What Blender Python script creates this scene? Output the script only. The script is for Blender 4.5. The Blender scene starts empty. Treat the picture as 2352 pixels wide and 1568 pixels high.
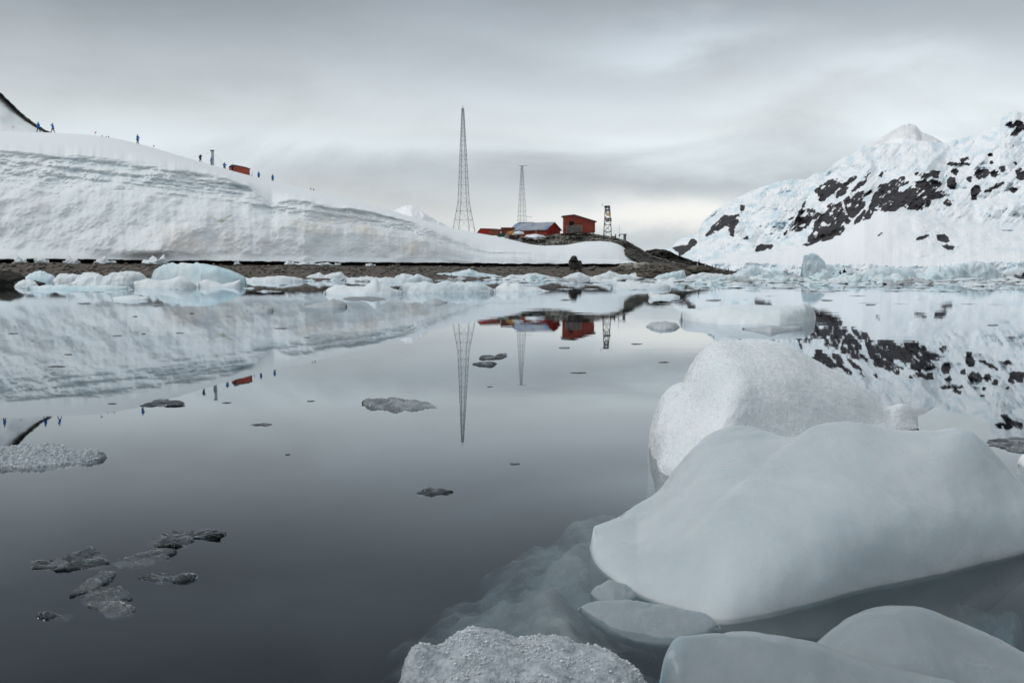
import bpy, bmesh, math, random
import numpy as np
from mathutils import Vector, Matrix
R = math.radians
rnd = random.Random(7)
scene = bpy.context.scene
COL = scene.collection

# ------------------------------------------------------------------ camera
CAM_H = 0.62
F = 2400.0                       # focal length in the 2352 x 1568 measuring grid
PITCH = math.atan(154.5 / F)
ROLL = 0.004
_f = Vector((0, math.cos(PITCH), -math.sin(PITCH)))
_u = Vector((0, math.sin(PITCH), math.cos(PITCH)))
_r = Vector((1, 0, 0))
RT = _r * math.cos(ROLL) + _u * math.sin(ROLL)
UP = _u * math.cos(ROLL) - _r * math.sin(ROLL)
cam_data = bpy.data.cameras.new("camera")
cam = bpy.data.objects.new("camera", cam_data)
COL.objects.link(cam)
cam.matrix_world = Matrix(((RT.x, UP.x, -_f.x, 0), (RT.y, UP.y, -_f.y, 0),
                           (RT.z, UP.z, -_f.z, CAM_H), (0, 0, 0, 1)))
cam_data.sensor_width = 36.0
cam_data.lens = F / 2352.0 * 36.0
cam_data.clip_start = 0.05
cam_data.clip_end = 30000
cam_data.dof.use_dof = True
cam_data.dof.focus_distance = 3.2
cam_data.dof.aperture_fstop = 18
scene.camera = cam

# ------------------------------------------------------------------ render settings
scene.render.engine = 'CYCLES'
scene.cycles.use_denoising = True
scene.cycles.max_bounces = 8
scene.cycles.transparent_max_bounces = 12
scene.cycles.volume_bounces = 0
scene.cycles.caustics_reflective = False
scene.cycles.caustics_refractive = False
scene.view_settings.view_transform = 'Standard'
scene.view_settings.look = 'None'
scene.view_settings.exposure = 0.0
scene.view_settings.gamma = 1.0

# ------------------------------------------------------------------ node helper
class NT:
    def __init__(s, nt):
        s.nt = nt
    def n(s, typ, **kw):
        nd = s.nt.nodes.new(typ)
        for k, v in kw.items():
            setattr(nd, k, v)
        return nd
    def l(s, a, b):
        s.nt.links.new(a, b)
    def put(s, sock, v):
        if hasattr(v, 'is_output'):
            s.l(v, sock)
        else:
            sock.default_value = v
    def m(s, op, a, b=None, c=None, clamp=False):
        nd = s.n('ShaderNodeMath', operation=op, use_clamp=clamp)
        s.put(nd.inputs[0], a)
        if b is not None: s.put(nd.inputs[1], b)
        if c is not None: s.put(nd.inputs[2], c)
        return nd.outputs[0]
    def mix(s, f, a, b, typ='MIX'):
        nd = s.n('ShaderNodeMix', data_type='RGBA', blend_type=typ)
        s.put(nd.inputs[0], f)
        for i, v in ((6, a), (7, b)):
            if isinstance(v, tuple) and len(v) == 3: v = v + (1,)
            s.put(nd.inputs[i], v)
        return nd.outputs[2]
    def noise(s, vec, scale, detail=4, rough=0.55, dist=0.0):
        nd = s.n('ShaderNodeTexNoise')
        if vec is not None: s.l(vec, nd.inputs['Vector'])
        nd.inputs['Scale'].default_value = scale
        nd.inputs['Detail'].default_value = detail
        nd.inputs['Roughness'].default_value = rough
        nd.inputs['Distortion'].default_value = dist
        return nd.outputs['Fac']
    def ramp(s, f, stops, interp='LINEAR'):
        nd = s.n('ShaderNodeValToRGB')
        nd.color_ramp.interpolation = interp
        e = nd.color_ramp.elements
        while len(e) < len(stops): e.new(0.5)
        for i, (p, c) in enumerate(stops):
            e[i].position = p
            e[i].color = (c, c, c, 1) if not isinstance(c, tuple) else c + (1,)
        s.put(nd.inputs[0], f)
        return nd.outputs[0]
    def scale(s, vec, sc):
        nd = s.n('ShaderNodeMapping')
        nd.inputs['Scale'].default_value = sc
        s.l(vec, nd.inputs['Vector'])
        return nd.outputs[0]

# ------------------------------------------------------------------ sky
SUN_EL, SUN_AZ = R(42), R(-98)         # azimuth from +Y towards +X
world = bpy.data.worlds.new("World")
scene.world = world
world.use_nodes = True
wt = world.node_tree
wt.nodes.clear()
W = NT(wt)
tc = W.n('ShaderNodeTexCoord').outputs['Generated']
sep = W.n('ShaderNodeSeparateXYZ')
W.l(tc, sep.inputs[0])
dx, dy, dz = sep.outputs
el = dz
az = W.m('ARCTAN2', dx, dy)
n1 = W.noise(W.scale(tc, (3.2, 3.2, 8.5)), 1.0, 8, 0.55, 0.5)
n2 = W.noise(W.scale(tc, (6.0, 6.0, 17.0)), 1.0, 6, 0.6, 0.2)
n3 = W.noise(W.scale(tc, (1.1, 1.1, 5.0)), 1.0, 3, 0.5, 0.0)
elw = W.m('ADD', el, W.m('MULTIPLY', W.m('SUBTRACT', n1, 0.5), 0.11))
base = W.ramp(elw, [(0.0, (0.75, 0.775, 0.78)), (0.045, (0.74, 0.765, 0.77)), (0.085, (0.60, 0.66, 0.695)),
                    (0.135, (0.66, 0.715, 0.735)), (0.19, (0.53, 0.58, 0.62)), (0.27, (0.315, 0.36, 0.40)),
                    (0.42, (0.19, 0.23, 0.27)), (0.60, (0.48, 0.52, 0.545)), (1.0, (0.80, 0.83, 0.85))])
def gauss(a0, e0, sa, se):
    a = W.m('DIVIDE', W.m('SUBTRACT', az, a0), sa)
    e = W.m('DIVIDE', W.m('SUBTRACT', elw, e0), se)
    q = W.m('ADD', W.m('MULTIPLY', a, a), W.m('MULTIPLY', e, e))
    return W.m('EXPONENT', W.m('MULTIPLY', q, -1.0))
acc = W.m('ADD', W.m('MULTIPLY', W.m('SUBTRACT', n1, 0.5), 1.05),
          W.m('ADD', W.m('MULTIPLY', W.m('SUBTRACT', n2, 0.5), 0.28), W.m('MULTIPLY', W.m('SUBTRACT', n3, 0.5), 0.22)))
BLOBS = [(0.16, 0.220, 0.10, 0.016, 0.34), (0.34, 0.188, 0.10, 0.020, 0.28), (0.42, 0.145, 0.18, 0.036, 0.26), (-0.34, 0.105, 0.22, 0.028, 0.22),
         (0.03, 0.090, 0.20, 0.018, -0.09), (-0.36, 0.245, 0.22, 0.050, -0.20), (0.17, 0.082, 0.11, 0.012, -0.15), (0.02, 0.205, 0.14, 0.018, -0.10),
         (0.168, 0.054, 0.11, 0.012, 0.30), (-0.08, 0.060, 0.08, 0.012, -0.12), (-0.05, 0.115, 0.25, 0.009, 0.10),
         (0.14, 0.128, 0.08, 0.010, 0.12), (0.22, 0.160, 0.05, 0.014, 0.10)]
for (a0, e0, sa, se, amp) in BLOBS:
    acc = W.m('ADD', acc, W.m('MULTIPLY', gauss(a0, e0, sa, se), amp))
back = W.m('MULTIPLY', W.ramp(W.m('MULTIPLY', dy, -1.0), [(0.0, 0.0), (0.6, 1.0)]), 0.18)   # sky brightness added behind the camera to lift the slopes facing it
mul = W.m('ADD', W.m('ADD', acc, back), 1.0)
mulc = W.n('ShaderNodeCombineXYZ')
for i in range(3): W.l(mul, mulc.inputs[i])
cloud = W.mix(1.0, base, mulc.outputs[0], 'MULTIPLY')
warm = W.m('MULTIPLY', gauss(0.17, 0.052, 0.14, 0.014), 0.7, clamp=True)
cloud = W.mix(warm, cloud, (1.0, 0.965, 0.89))
low_blue = W.m('MULTIPLY', gauss(0.125, 0.028, 0.075, 0.016), W.ramp(n2, [(0.38, 0.3), (0.58, 1.0)]), clamp=True)
cloud = W.mix(W.m('MULTIPLY', low_blue, 0.8), cloud, (0.47, 0.59, 0.70))
sky = W.n('ShaderNodeTexSky', sky_type='NISHITA')
sky.sun_disc = False
sky.sun_elevation = SUN_EL
sky.sun_rotation = SUN_AZ
sky.altitude = 0
W.l(tc, sky.inputs[0])
gap = W.m('MULTIPLY', gauss(0.13, 0.030, 0.085, 0.010), W.ramp(n2, [(0.35, 0.0), (0.6, 1.0)]), clamp=True)
gap = W.m('ADD', W.m('MULTIPLY', gap, 0.55), 0.04)
up10 = W.mix(1.0, cloud, (10.0, 10.0, 10.0), 'MULTIPLY')     # clouds in the sky texture's own units
tot = W.mix(gap, up10, sky.outputs[0])
bg = W.n('ShaderNodeBackground')
W.l(tot, bg.inputs[0])
bg.inputs[1].default_value = 0.1
wo = W.n('ShaderNodeOutputWorld')
W.l(bg.outputs[0], wo.inputs[0])

sun_d = bpy.data.lights.new("sun", 'SUN')
sun_d.energy = 1.25
sun_d.angle = R(25)
sun_d.color = (1.0, 0.985, 0.96)
sun = bpy.data.objects.new("sun", sun_d)
COL.objects.link(sun)
sd = Vector((math.sin(SUN_AZ) * math.cos(SUN_EL), math.cos(SUN_AZ) * math.cos(SUN_EL), math.sin(SUN_EL)))
sun.rotation_euler = sd.to_track_quat('Z', 'Y').to_euler()

# ------------------------------------------------------------------ helpers: placing
CAM = np.array([0, 0, CAM_H])
_F, _R, _U = (np.array(v) for v in (_f, RT, UP))
def ray(x, y):
    x = np.asarray(x, float); y = np.asarray(y, float)
    return _F * F + (x - 1176)[..., None] * _R + (784 - y)[..., None] * _U
def at(x, y, Y):
    """world point(s) seen at (x, y) of the measuring grid at forward distance Y"""
    d = ray(x, y)
    return CAM + d * (np.asarray(Y, float) / d[..., 1])[..., None]
def onz(x, y, z=0.0):
    d = ray(x, y)
    return CAM + d * ((z - CAM_H) / d[..., 2])[..., None]
def hor(x):
    return 629.5 + ROLL * (np.asarray(x, float) - 1176)

# ------------------------------------------------------------------ helpers: noise
_rs = np.random.RandomState(3)
_perm = np.concatenate([_rs.permutation(256)] * 3)
_grad = _rs.normal(size=(256, 3)); _grad /= np.linalg.norm(_grad, axis=1)[:, None]
def perlin(p):
    pi = np.floor(p).astype(int); pf = p - pi
    u = pf * pf * pf * (pf * (pf * 6 - 15) + 10)
    res = 0
    for i in (0, 1):
        for j in (0, 1):
            for k in (0, 1):
                h = _perm[_perm[_perm[(pi[..., 0] + i) & 255] + ((pi[..., 1] + j) & 255)] + ((pi[..., 2] + k) & 255)]
                g = _grad[h]
                d = (g * (pf - np.array([i, j, k]))).sum(-1)
                w = (u[..., 0] if i else 1 - u[..., 0]) * (u[..., 1] if j else 1 - u[..., 1]) * (u[..., 2] if k else 1 - u[..., 2])
                res = res + w * d
    return res * 1.6
def fbm(p, oct=4, gain=0.5, ridged=False):
    a, s, f = 1.0, 0, 1.0
    for o in range(oct):
        v = perlin(p * f + 17.3 * o)
        if ridged: v = 1 - 2 * np.abs(v)
        s = s + a * v
        a *= gain; f *= 2.03
    return s
def interp(x, pts):
    a = np.array(pts, float)
    return np.interp(x, a[:, 0], a[:, 1])
def sm(t):
    t = np.clip(t, 0, 1); return t * t * (3 - 2 * t)

# ------------------------------------------------------------------ helpers: objects
def tag(o, label=None, cat=None, group=None, kind=None):
    if label: o['label'] = label
    if cat: o['category'] = cat
    if group: o['group'] = group
    if kind: o['kind'] = kind
    return o
def link(name, me, mat=None, parent=None, smooth=True):
    if mat is not None:
        for m in (mat if isinstance(mat, (list, tuple)) else [mat]): me.materials.append(m)
    if smooth: me.shade_smooth()
    o = bpy.data.objects.new(name, me)
    COL.objects.link(o)
    if parent is not None: o.parent = parent
    return o
def empty(name, loc, rz=0.0):
    o = bpy.data.objects.new(name, None)
    o.empty_display_size = 0.3
    COL.objects.link(o)
    o.location = loc; o.rotation_euler = (0, 0, rz)
    return o
def fast_mesh(name, V, Q, attrs=None):
    me = bpy.data.meshes.new(name)
    V = np.asarray(V, np.float32); Q = np.asarray(Q, np.int32)
    me.vertices.add(len(V)); me.vertices.foreach_set('co', V.ravel())
    k = Q.shape[1]
    me.loops.add(Q.size); me.loops.foreach_set('vertex_index', Q.ravel())
    me.polygons.add(len(Q)); me.polygons.foreach_set('loop_start', np.arange(0, Q.size, k, dtype=np.int32))
    me.update(calc_edges=True)
    for nm, v in (attrs or {}).items():
        a = me.attributes.new(nm, 'FLOAT', 'POINT'); a.data.foreach_set('value', np.asarray(v, np.float32).ravel())
    return me
def gridq(n, m, wrap=False):
    i = np.arange(n - 1)[:, None]; j = np.arange(m if wrap else m - 1)[None, :]
    j2 = (j + 1) % m
    a = i * m + j; b = i * m + j2; c = (i + 1) * m + j2; d = (i + 1) * m + j
    return np.stack([a, d, c, b], -1).reshape(-1, 4)
def grid_obj(name, P, mat, attrs=None, parent=None, flip=False):
    n, m, _ = P.shape
    Q = gridq(n, m)
    if flip: Q = Q[:, ::-1]
    return link(name, fast_mesh(name, P.reshape(-1, 3), Q, attrs), mat, parent)
def pyobj(name, V, Fc, mat, parent=None, smooth=False):
    me = bpy.data.meshes.new(name)
    me.from_pydata([tuple(map(float, v)) for v in V], [], Fc)
    me.update()
    return link(name, me, mat, parent, smooth)
def offset_origin(o, c):
    """move the object's origin to c, keeping the mesh where it is (used on unparented meshes)"""
    o.data.transform(Matrix.Translation(-Vector(c))); o.location = c
    return o

# ------------------------------------------------------------------ materials
def newmat(name):
    m = bpy.data.materials.new(name); m.use_nodes = True
    m.node_tree.nodes.clear()
    t = NT(m.node_tree)
    out = t.n('ShaderNodeOutputMaterial')
    return m, t, out
def pbr(name, col, rough=0.6, spec=0.5, var=0.0, vscale=4.0, bump=0.0, bscale=10.0, metal=0.0, col2=None, sss=0.0,
        sssr=0.05, detail=5, objspace=True, bdist=0.05):
    m, t, out = newmat(name)
    b = t.n('ShaderNodeBsdfPrincipled')
    tcn = t.n('ShaderNodeTexCoord').outputs['Object'] if objspace else t.n('ShaderNodeNewGeometry').outputs['Position']
    c2 = col2 if col2 else tuple(c * (1 - var) for c in col)
    if var or col2:
        f = t.ramp(t.noise(tcn, vscale, detail, 0.6), [(0.35, 0.0), (0.65, 1.0)])
        t.l(t.mix(f, col, c2), b.inputs['Base Color'])
    else:
        b.inputs['Base Color'].default_value = col + (1,)
    b.inputs['Roughness'].default_value = rough
    b.inputs['Specular IOR Level'].default_value = spec
    b.inputs['Metallic'].default_value = metal
    if sss:
        b.inputs['Subsurface Weight'].default_value = sss
        b.inputs['Subsurface Radius'].default_value = (0.45, 0.8, 1.0)
        b.inputs['Subsurface Scale'].default_value = sssr
    if bump:
        bn = t.n('ShaderNodeBump'); bn.inputs['Strength'].default_value = bump; bn.inputs['Distance'].default_value = bdist
        t.l(t.noise(tcn, bscale, 6, 0.65), bn.inputs['Height'])
        t.l(bn.outputs[0], b.inputs['Normal'])
    t.l(b.outputs[0], out.inputs[0])
    return m
# ------------------------------------------------------------------ setting materials
def snow_material(name, base, ice, rockc=None, bump=0.35, bscale=1.2, bdist=0.4, stain=None):
    m, t, out = newmat(name)
    b = t.n('ShaderNodeBsdfPrincipled')
    pos = t.n('ShaderNodeNewGeometry').outputs['Position']
    ai = t.n('ShaderNodeAttribute', attribute_name='ice').outputs['Fac']
    nz = t.noise(pos, bscale * 0.7, 6, 0.65)
    fi = t.m('MULTIPLY', ai, t.m('ADD', 0.55, t.m('MULTIPLY', nz, 0.9)), clamp=True)
    c = t.mix(fi, base, ice)
    if stain:
        as_ = t.n('ShaderNodeAttribute', attribute_name='stain').outputs['Fac']
        c = t.mix(as_, c, stain)
        ag = t.n('ShaderNodeAttribute', attribute_name='algae').outputs['Fac']
        c = t.mix(ag, c, (0.33, 0.36, 0.20))
    if rockc:
        ar = t.n('ShaderNodeAttribute', attribute_name='rock').outputs['Fac']
        rn = t.noise(pos, 0.035, 8, 0.75)
        fr = t.ramp(t.m('ADD', ar, t.m('MULTIPLY', t.m('SUBTRACT', rn, 0.5), 0.75)), [(0.47, 0.0), (0.53, 1.0)])
        rc = t.mix(t.ramp(t.noise(t.scale(pos, (0.05, 0.05, 0.012)), 1.0, 7, 0.75), [(0.38, 0.0), (0.6, 1.0)]), rockc, (0.010, 0.014, 0.023))
        c = t.mix(fr, c, rc)
    t.l(c, b.inputs['Base Color'])
    b.inputs['Roughness'].default_value = 0.75
    b.inputs['Specular IOR Level'].default_value = 0.25
    bn = t.n('ShaderNodeBump'); bn.inputs['Strength'].default_value = bump; bn.inputs['Distance'].default_value = bdist
    amt = t.m('ADD', 0.15, t.n('ShaderNodeAttribute', attribute_name='rough').outputs['Fac'])
    t.l(t.m('MULTIPLY', t.noise(pos, bscale, 8, 0.68), amt), bn.inputs['Height'])
    t.l(bn.outputs[0], b.inputs['Normal'])
    t.l(b.outputs[0], out.inputs[0])
    return m
M_HILL = snow_material('snow_hill', (0.79, 0.825, 0.845), (0.66, 0.74, 0.77), None, 0.22, 1.1, 0.35, stain=(0.74, 0.70, 0.64))
M_MOUNT = snow_material('snow_mountain', (0.86, 0.88, 0.90), (0.60, 0.73, 0.80), (0.050, 0.038, 0.036), 0.5, 0.02, 5.0)
M_SUMMIT = pbr('snow_mist_paled', (0.93, 0.935, 0.94), 0.9, 0.1, col2=(0.66, 0.67, 0.69), vscale=0.012, objspace=False)  # pale colours imitate cloud veiling the summit
M_PEAK = snow_material('snow_far', (0.90, 0.91, 0.92), (0.70, 0.80, 0.86), None, 0.4, 0.01, 10.0)
M_BEACH = pbr('beach_gravel', (0.175, 0.145, 0.118), 0.85, 0.3, col2=(0.035, 0.031, 0.028), vscale=1.3, bump=1.0, bscale=3.5, bdist=0.25, objspace=False, detail=9)
M_ROCK = pbr('rock', (0.46, 0.43, 0.385), 0.85, 0.3, col2=(0.10, 0.098, 0.09), vscale=0.45, bump=0.9, bscale=1.6, bdist=0.5, objspace=False, detail=8)
M_ROCKD = pbr('rock_dark', (0.085, 0.078, 0.062), 0.85, 0.3, col2=(0.018, 0.019, 0.020), vscale=0.7, bump=0.9, bscale=1.6, bdist=0.4, objspace=False, detail=8)
M_RUST = pbr('rock_brown', (0.20, 0.17, 0.13), 0.9, 0.2, col2=(0.022, 0.022, 0.02), vscale=0.6, bump=0.9, bscale=2.6, bdist=0.3, objspace=False, detail=8)

# water: fresnel mirror over clear, absorbing water
M_WATER, t, out = newmat('water')
pos = t.n('ShaderNodeNewGeometry').outputs['Position']
bn = t.n('ShaderNodeBump'); bn.inputs['Strength'].default_value = 1.0; bn.inputs['Distance'].default_value = 1.0
patch = t.ramp(t.noise(t.scale(pos, (0.05, 0.03, 0.1)), 1.0, 3, 0.5), [(0.38, 0.25), (0.66, 1.0)])
far_ = t.n('ShaderNodeSeparateXYZ'); t.l(pos, far_.inputs[0])
grow = t.m('MINIMUM', t.m('DIVIDE', far_.outputs[1], 14.0), 1.0)
h = t.m('ADD', t.m('MULTIPLY', t.noise(t.scale(pos, (1.2, 2.2, 1)), 1.0, 3, 0.5), 0.00145),
        t.m('MULTIPLY', t.noise(t.scale(pos, (0.35, 0.8, 1)), 1.0, 2, 0.5), 0.0022))
h = t.m('MULTIPLY', t.m('MULTIPLY', h, patch), grow)
t.l(h, bn.inputs['Height'])
fr = t.n('ShaderNodeFresnel'); fr.inputs['IOR'].default_value = 1.333; t.l(bn.outputs[0], fr.inputs['Normal'])
gl = t.n('ShaderNodeBsdfGlossy'); gl.inputs['Roughness'].default_value = 0.012; t.l(bn.outputs[0], gl.inputs['Normal'])
gl.inputs['Color'].default_value = (0.92, 0.965, 1.0, 1)
tr = t.n('ShaderNodeBsdfTransparent')
mx = t.n('ShaderNodeMixShader')
t.l(t.m('SUBTRACT', 1.0, t.m('POWER', t.m('SUBTRACT', 1.0, fr.outputs[0]), 1.3)), mx.inputs[0]); t.l(tr.outputs[0], mx.inputs[1]); t.l(gl.outputs[0], mx.inputs[2])
t.l(mx.outputs[0], out.inputs['Surface'])
va = t.n('ShaderNodeVolumeAbsorption'); va.inputs['Color'].default_value = (0.50, 0.66, 0.70, 1); va.inputs['Density'].default_value = 2.6
t.l(va.outputs[0], out.inputs['Volume'])
M_SEABED = pbr('seabed', (0.05, 0.06, 0.065), 0.9, 0.1)

# ------------------------------------------------------------------ water and seabed
S = 9000.0
wv = [(-S, -30, 0), (S, -30, 0), (S, 9500, 0), (-S, 9500, 0), (-S, -30, -2.6), (S, -30, -2.6), (S, 9500, -2.6), (-S, 9500, -2.6)]
wf = [(0, 1, 2, 3), (7, 6, 5, 4), (0, 4, 5, 1), (1, 5, 6, 2), (2, 6, 7, 3), (3, 7, 4, 0)]
tag(pyobj('water', wv, wf, M_WATER), kind='structure')
tag(pyobj('seabed', [(-S + 5, -25, -2.4), (S - 5, -25, -2.4), (S - 5, 9490, -2.4), (-S + 5, 9490, -2.4)], [(0, 1, 2, 3)], M_SEABED), kind='structure')

# ------------------------------------------------------------------ beach
XS = np.linspace(-600, 1800, 600)
YW = [(-600, 76), (0, 80), (700, 90), (1000, 108), (1300, 135), (1480, 155), (1800, 190)]
Y0 = [(-600, 108), (0, 112), (400, 117), (700, 125), (1100, 150), (1300, 165), (1480, 180), (1800, 215)]
FOOT = [(-600, 599), (0, 598), (100, 596.5), (400, 600.5), (700, 603.5), (1000, 605.5), (1300, 608.5), (1400, 608), (1480, 606), (1560, 612), (1660, 628), (1735, 637), (1800, 642)]
yw = interp(XS, YW); y0 = interp(XS, Y0); fy = interp(XS, FOOT)
foot = at(XS, fy, y0)
footz = foot[:, 2]
rows = []
for k, tt in enumerate(np.linspace(-0.35, 1.45, 46)):
    Yk = yw + (y0 - yw) * tt
    x = foot[:, 0] * Yk / foot[:, 1]
    z = np.where(tt < 0, tt * 2.2, footz * tt - 0.35 * sm(tt * 3) * (tt < 1.6)) + 0.0 * x
    rows.append(np.stack([x, Yk, z], -1))
P = np.array(rows)
P[..., 2] += 0.10 * fbm(P * np.array([0.35, 0.35, 0]) + 5, 4) + 0.05 * fbm(P * np.array([2.0, 2.0, 0]), 2)
P[..., 1] += 1.5 * fbm(P * np.array([0.12, 0, 0]) + 9, 3)
tag(grid_obj('beach', P, M_BEACH, flip=True), kind='structure')

# loose stones strewn over the gravel
rs = np.random.RandomState(5)
SV = []; SQ = []
ico = bmesh.new(); bmesh.ops.create_icosphere(ico, subdivisions=1, radius=1.0); iv = np.array([v.co[:] for v in ico.verts]); iq = np.array([[v.index for v in f.verts] for f in ico.faces]); ico.free()
for i in range(900):
    sx = rs.uniform(-40, 1560); tt = rs.uniform(0.0, 0.95) ** 0.7
    Yk = np.interp(sx, XS, yw) * (1 - tt) + np.interp(sx, XS, y0) * tt
    p0 = np.array([np.interp(sx, XS, foot[:, 0] / foot[:, 1]) * Yk, Yk, np.interp(sx, XS, footz) * tt - 0.30])
    r0 = rs.uniform(0.07, 0.2) * (2.0 if rs.rand() < 0.06 else 1.0)
    v_ = iv * (1 + rs.uniform(-.3, .3, (len(iv), 1))) * np.array([rs.uniform(.8, 1.6), rs.uniform(.8, 1.2), rs.uniform(.5, .9)]) * r0 + p0 + np.array([0, 0, r0 * 0.4])
    SQ.append(iq + len(SV) * len(iv)); SV.append(v_)
tag(link('beach_stones', fast_mesh('beach_stones', np.vstack(SV), np.vstack(SQ)), pbr('beach_stone', (0.24, 0.21, 0.18), 0.85, 0.3, col2=(0.04, 0.04, 0.04), vscale=0.5, objspace=False), None, False), kind='stuff')

# ------------------------------------------------------------------ snow hill with ice cliff
NX = 1050
XS = np.linspace(-600, 1482, NX)
EDGE = [(-600, 330), (0, 341), (90, 348), (200, 354), (330, 369), (400, 380), (460, 392), (520, 405), (570, 424), (600, 448), (625, 466),
        (660, 455), (700, 458), (760, 474), (800, 476), (850, 484), (900, 496), (950, 510), (1000, 530), (1060, 556), (1120, 580),
        (1180, 578), (1240, 584), (1300, 592), (1360, 594), (1420, 596), (1482, 603)]
CREST = [(-600, 296), (0, 301), (60, 303), (130, 305), (200, 309), (250, 315), (300, 325), (340, 336), (375, 346), (420, 360), (450, 369), (490, 380.5),
         (520, 388.5), (560, 400), (600, 410), (650, 421), (700, 432), (750, 444), (800, 457), (850, 470), (900, 484), (950, 499), (1000, 514), (1040, 524.5),
         (1070, 530), (1095, 535), (1130, 541), (1160, 547), (1180, 552), (1215, 561), (1250, 564.5), (1300, 563), (1320, 559), (1345, 554.5), (1380, 553.5),
         (1405, 556), (1425, 562), (1440, 575), (1460, 588), (1475, 599), (1482, 602)]
YC = [(-600, 186), (0, 188), (120, 190), (316, 192), (460, 214), (540, 222), (620, 233), (720, 236), (900, 226), (1060, 203), (1200, 199), (1400, 197), (1482, 190)]
y0 = interp(XS, Y0) + 0.5 * fbm(np.stack([XS * 0.006, XS * 0, XS * 0], -1), 2)
edge = interp(XS, EDGE); crest = interp(XS, CREST); yc = interp(XS, YC)
edge = np.maximum(edge + 2.4 * fbm(np.stack([XS * 0.03, XS * 0 + 4, XS * 0], -1), 3), crest + 1.0)
fy = interp(XS, FOOT) - 2.3 + 1.5 * fbm(np.stack([XS * 0.035, XS * 0 + 8, XS * 0], -1), 4, 0.6)
cliffh = np.clip((fy - edge) / 200.0, 0, 1)
ff = at(XS, fy, y0)
rows = []; ice = []; rough = []
rows.append(np.stack([ff[:, 0] * 1.06, ff[:, 1] * 1.06, ff[:, 2] + 0.10], -1)); ice.append(0 * XS); rough.append(0 * XS)
NF = 190
prof_t = [0, 0.12, 0.35, 0.55, 0.66, 0.74, 0.80, 0.86, 0.93, 0.985, 1.0]
prof_d = [0, 0.8, 2.6, 4.6, 6.4, 8.2, 9.2, 10.0, 10.9, 12.0, 13.0]
for tt in np.linspace(0, 1, NF):
    wob = 0.08 * fbm(np.stack([XS * 0.006, XS * 0 + 2, XS * 0], -1), 2)
    te = np.clip(tt + wob * math.sin(math.pi * tt), 0, 1)
    dd = np.interp(te, prof_t, prof_d) * (0.35 + 0.75 * cliffh)
    y = fy + (edge - fy) * tt
    p = at(XS, y, y0 + dd)
    rg = sm(tt * 9) * (1 - sm((tt - 0.93) / 0.07)) * (0.15 + 0.85 * np.clip(cliffh * 2, 0, 1))
    q = p * np.array([1, 0.4, 1])
    low = 1 - sm((te - 0.55) / 0.25)
    strata = perlin(np.stack([p[:, 0] * 0.05, XS * 0, (p[:, 2] + p[:, 0] * 0.10) * 1.9], -1)) * (1 - low)
    gul = fbm(np.stack([(p[:, 0] + p[:, 2] * 0.5) * 0.55, XS * 0, (p[:, 2] - p[:, 0] * 0.5) * 0.12], -1), 4)
    disp = rg * (1.3 * fbm(q * 0.11 + 31, 4, 0.5) + 0.13 * fbm(q * 0.6, 4, 0.55) + 0.5 * strata + low * 0.14 * gul)
    disp = disp + 0.06 * rg * fbm(q * 2.5, 3) + rg * (1 - low) * (0.26 * fbm(q * np.array([0.5, 1, 1.3]) * 1.2 + 50, 4, 0.6, ridged=True) + 0.5 * fbm(q * 0.3 + 60, 3))
    p = at(XS, y, y0 + dd + disp)
    rows.append(p)
    band = 0.35 + 0.65 * sm(0.5 + 1.6 * fbm(np.stack([p[:, 0] * 0.05, XS * 0 + 77, p[:, 2] * 0.25], -1), 3))
    up = band * sm((te - 0.66) / 0.1) * (1 - 0.9 * sm((te - 0.985) / 0.015))
    ice.append(np.clip(rg * (0.85 * up * (0.35 + 0.9 * strata + 0.5 * fbm(q * 0.25 + 40, 4)) + 0.38 * np.clip(fbm(q * 0.22 + 3, 4) - 0.05, 0, 1) + 0.15 * np.clip(disp, 0, 1)), 0, 1) * (0.3 + 0.7 * np.clip(cliffh * 2, 0, 1)))
    rough.append(rg * 1.0)
Yb = rows[-1][:, 1].copy(); Yb = np.convolve(np.pad(Yb, 30, 'edge'), np.ones(61) / 61, 'valid')
cv = lambda a, k: np.convolve(np.pad(np.convolve(np.pad(a, k, 'edge'), np.ones(2 * k + 1) / (2 * k + 1), 'valid'), k, 'edge'), np.ones(2 * k + 1) / (2 * k + 1), 'valid')
edge_s = cv(edge, 40); crest = np.where(XS < 1000, cv(crest, 14), cv(crest, 3)); yc = cv(yc, 40); dfe = rows[NF][:, 1] - Yb
for k, tt in enumerate(np.linspace(0.02, 1, 60)):
    a = sm(tt) * 0.35 + tt * 0.65
    w_ = sm(tt * 2.5); e_ = edge * (1 - w_) + np.maximum(edge_s, crest + 0.5) * w_
    y = e_ + (crest - e_) * math.sin(tt * math.pi / 2)
    p = at(XS, y, dfe * (1 - sm(tt * 4)) + Yb + (yc - Yb) * a)
    p[:, 2] += 0.05 * fbm(p * 0.15, 3) * (tt < 0.95)
    rows.append(p); ice.append(0 * XS); rough.append(0 * XS + 0.02)
top = rows[-1]
for d, dzz in ((4, 0.15), (9, 0.9), (16, 2.4), (30, 5.5), (60, 12)):
    p = top * (1 + d / top[:, 1:2] * np.array([1, 1, 0])); p[:, 2] = top[:, 2] - dzz
    rows.append(p); ice.append(0 * XS); rough.append(0 * XS)
P = np.array(rows); ice = np.array(ice); rough = np.array(rough)
XX = np.broadcast_to(XS, ice.shape)
YY = np.zeros_like(ice); YY[1:NF + 1] = fy + (edge - fy) * np.linspace(0, 1, NF)[:, None]
nn = fbm(P * 0.35 + 2, 4)
stain = np.zeros_like(ice)
def blob(x, y, sx, sy, amp, rot=0.0):
    u = (XX - x) * math.cos(rot) + (YY - y) * math.sin(rot); v = -(XX - x) * math.sin(rot) + (YY - y) * math.cos(rot)
    return amp * np.exp(-(u / sx) ** 2 - (v / sy) ** 2)
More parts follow.
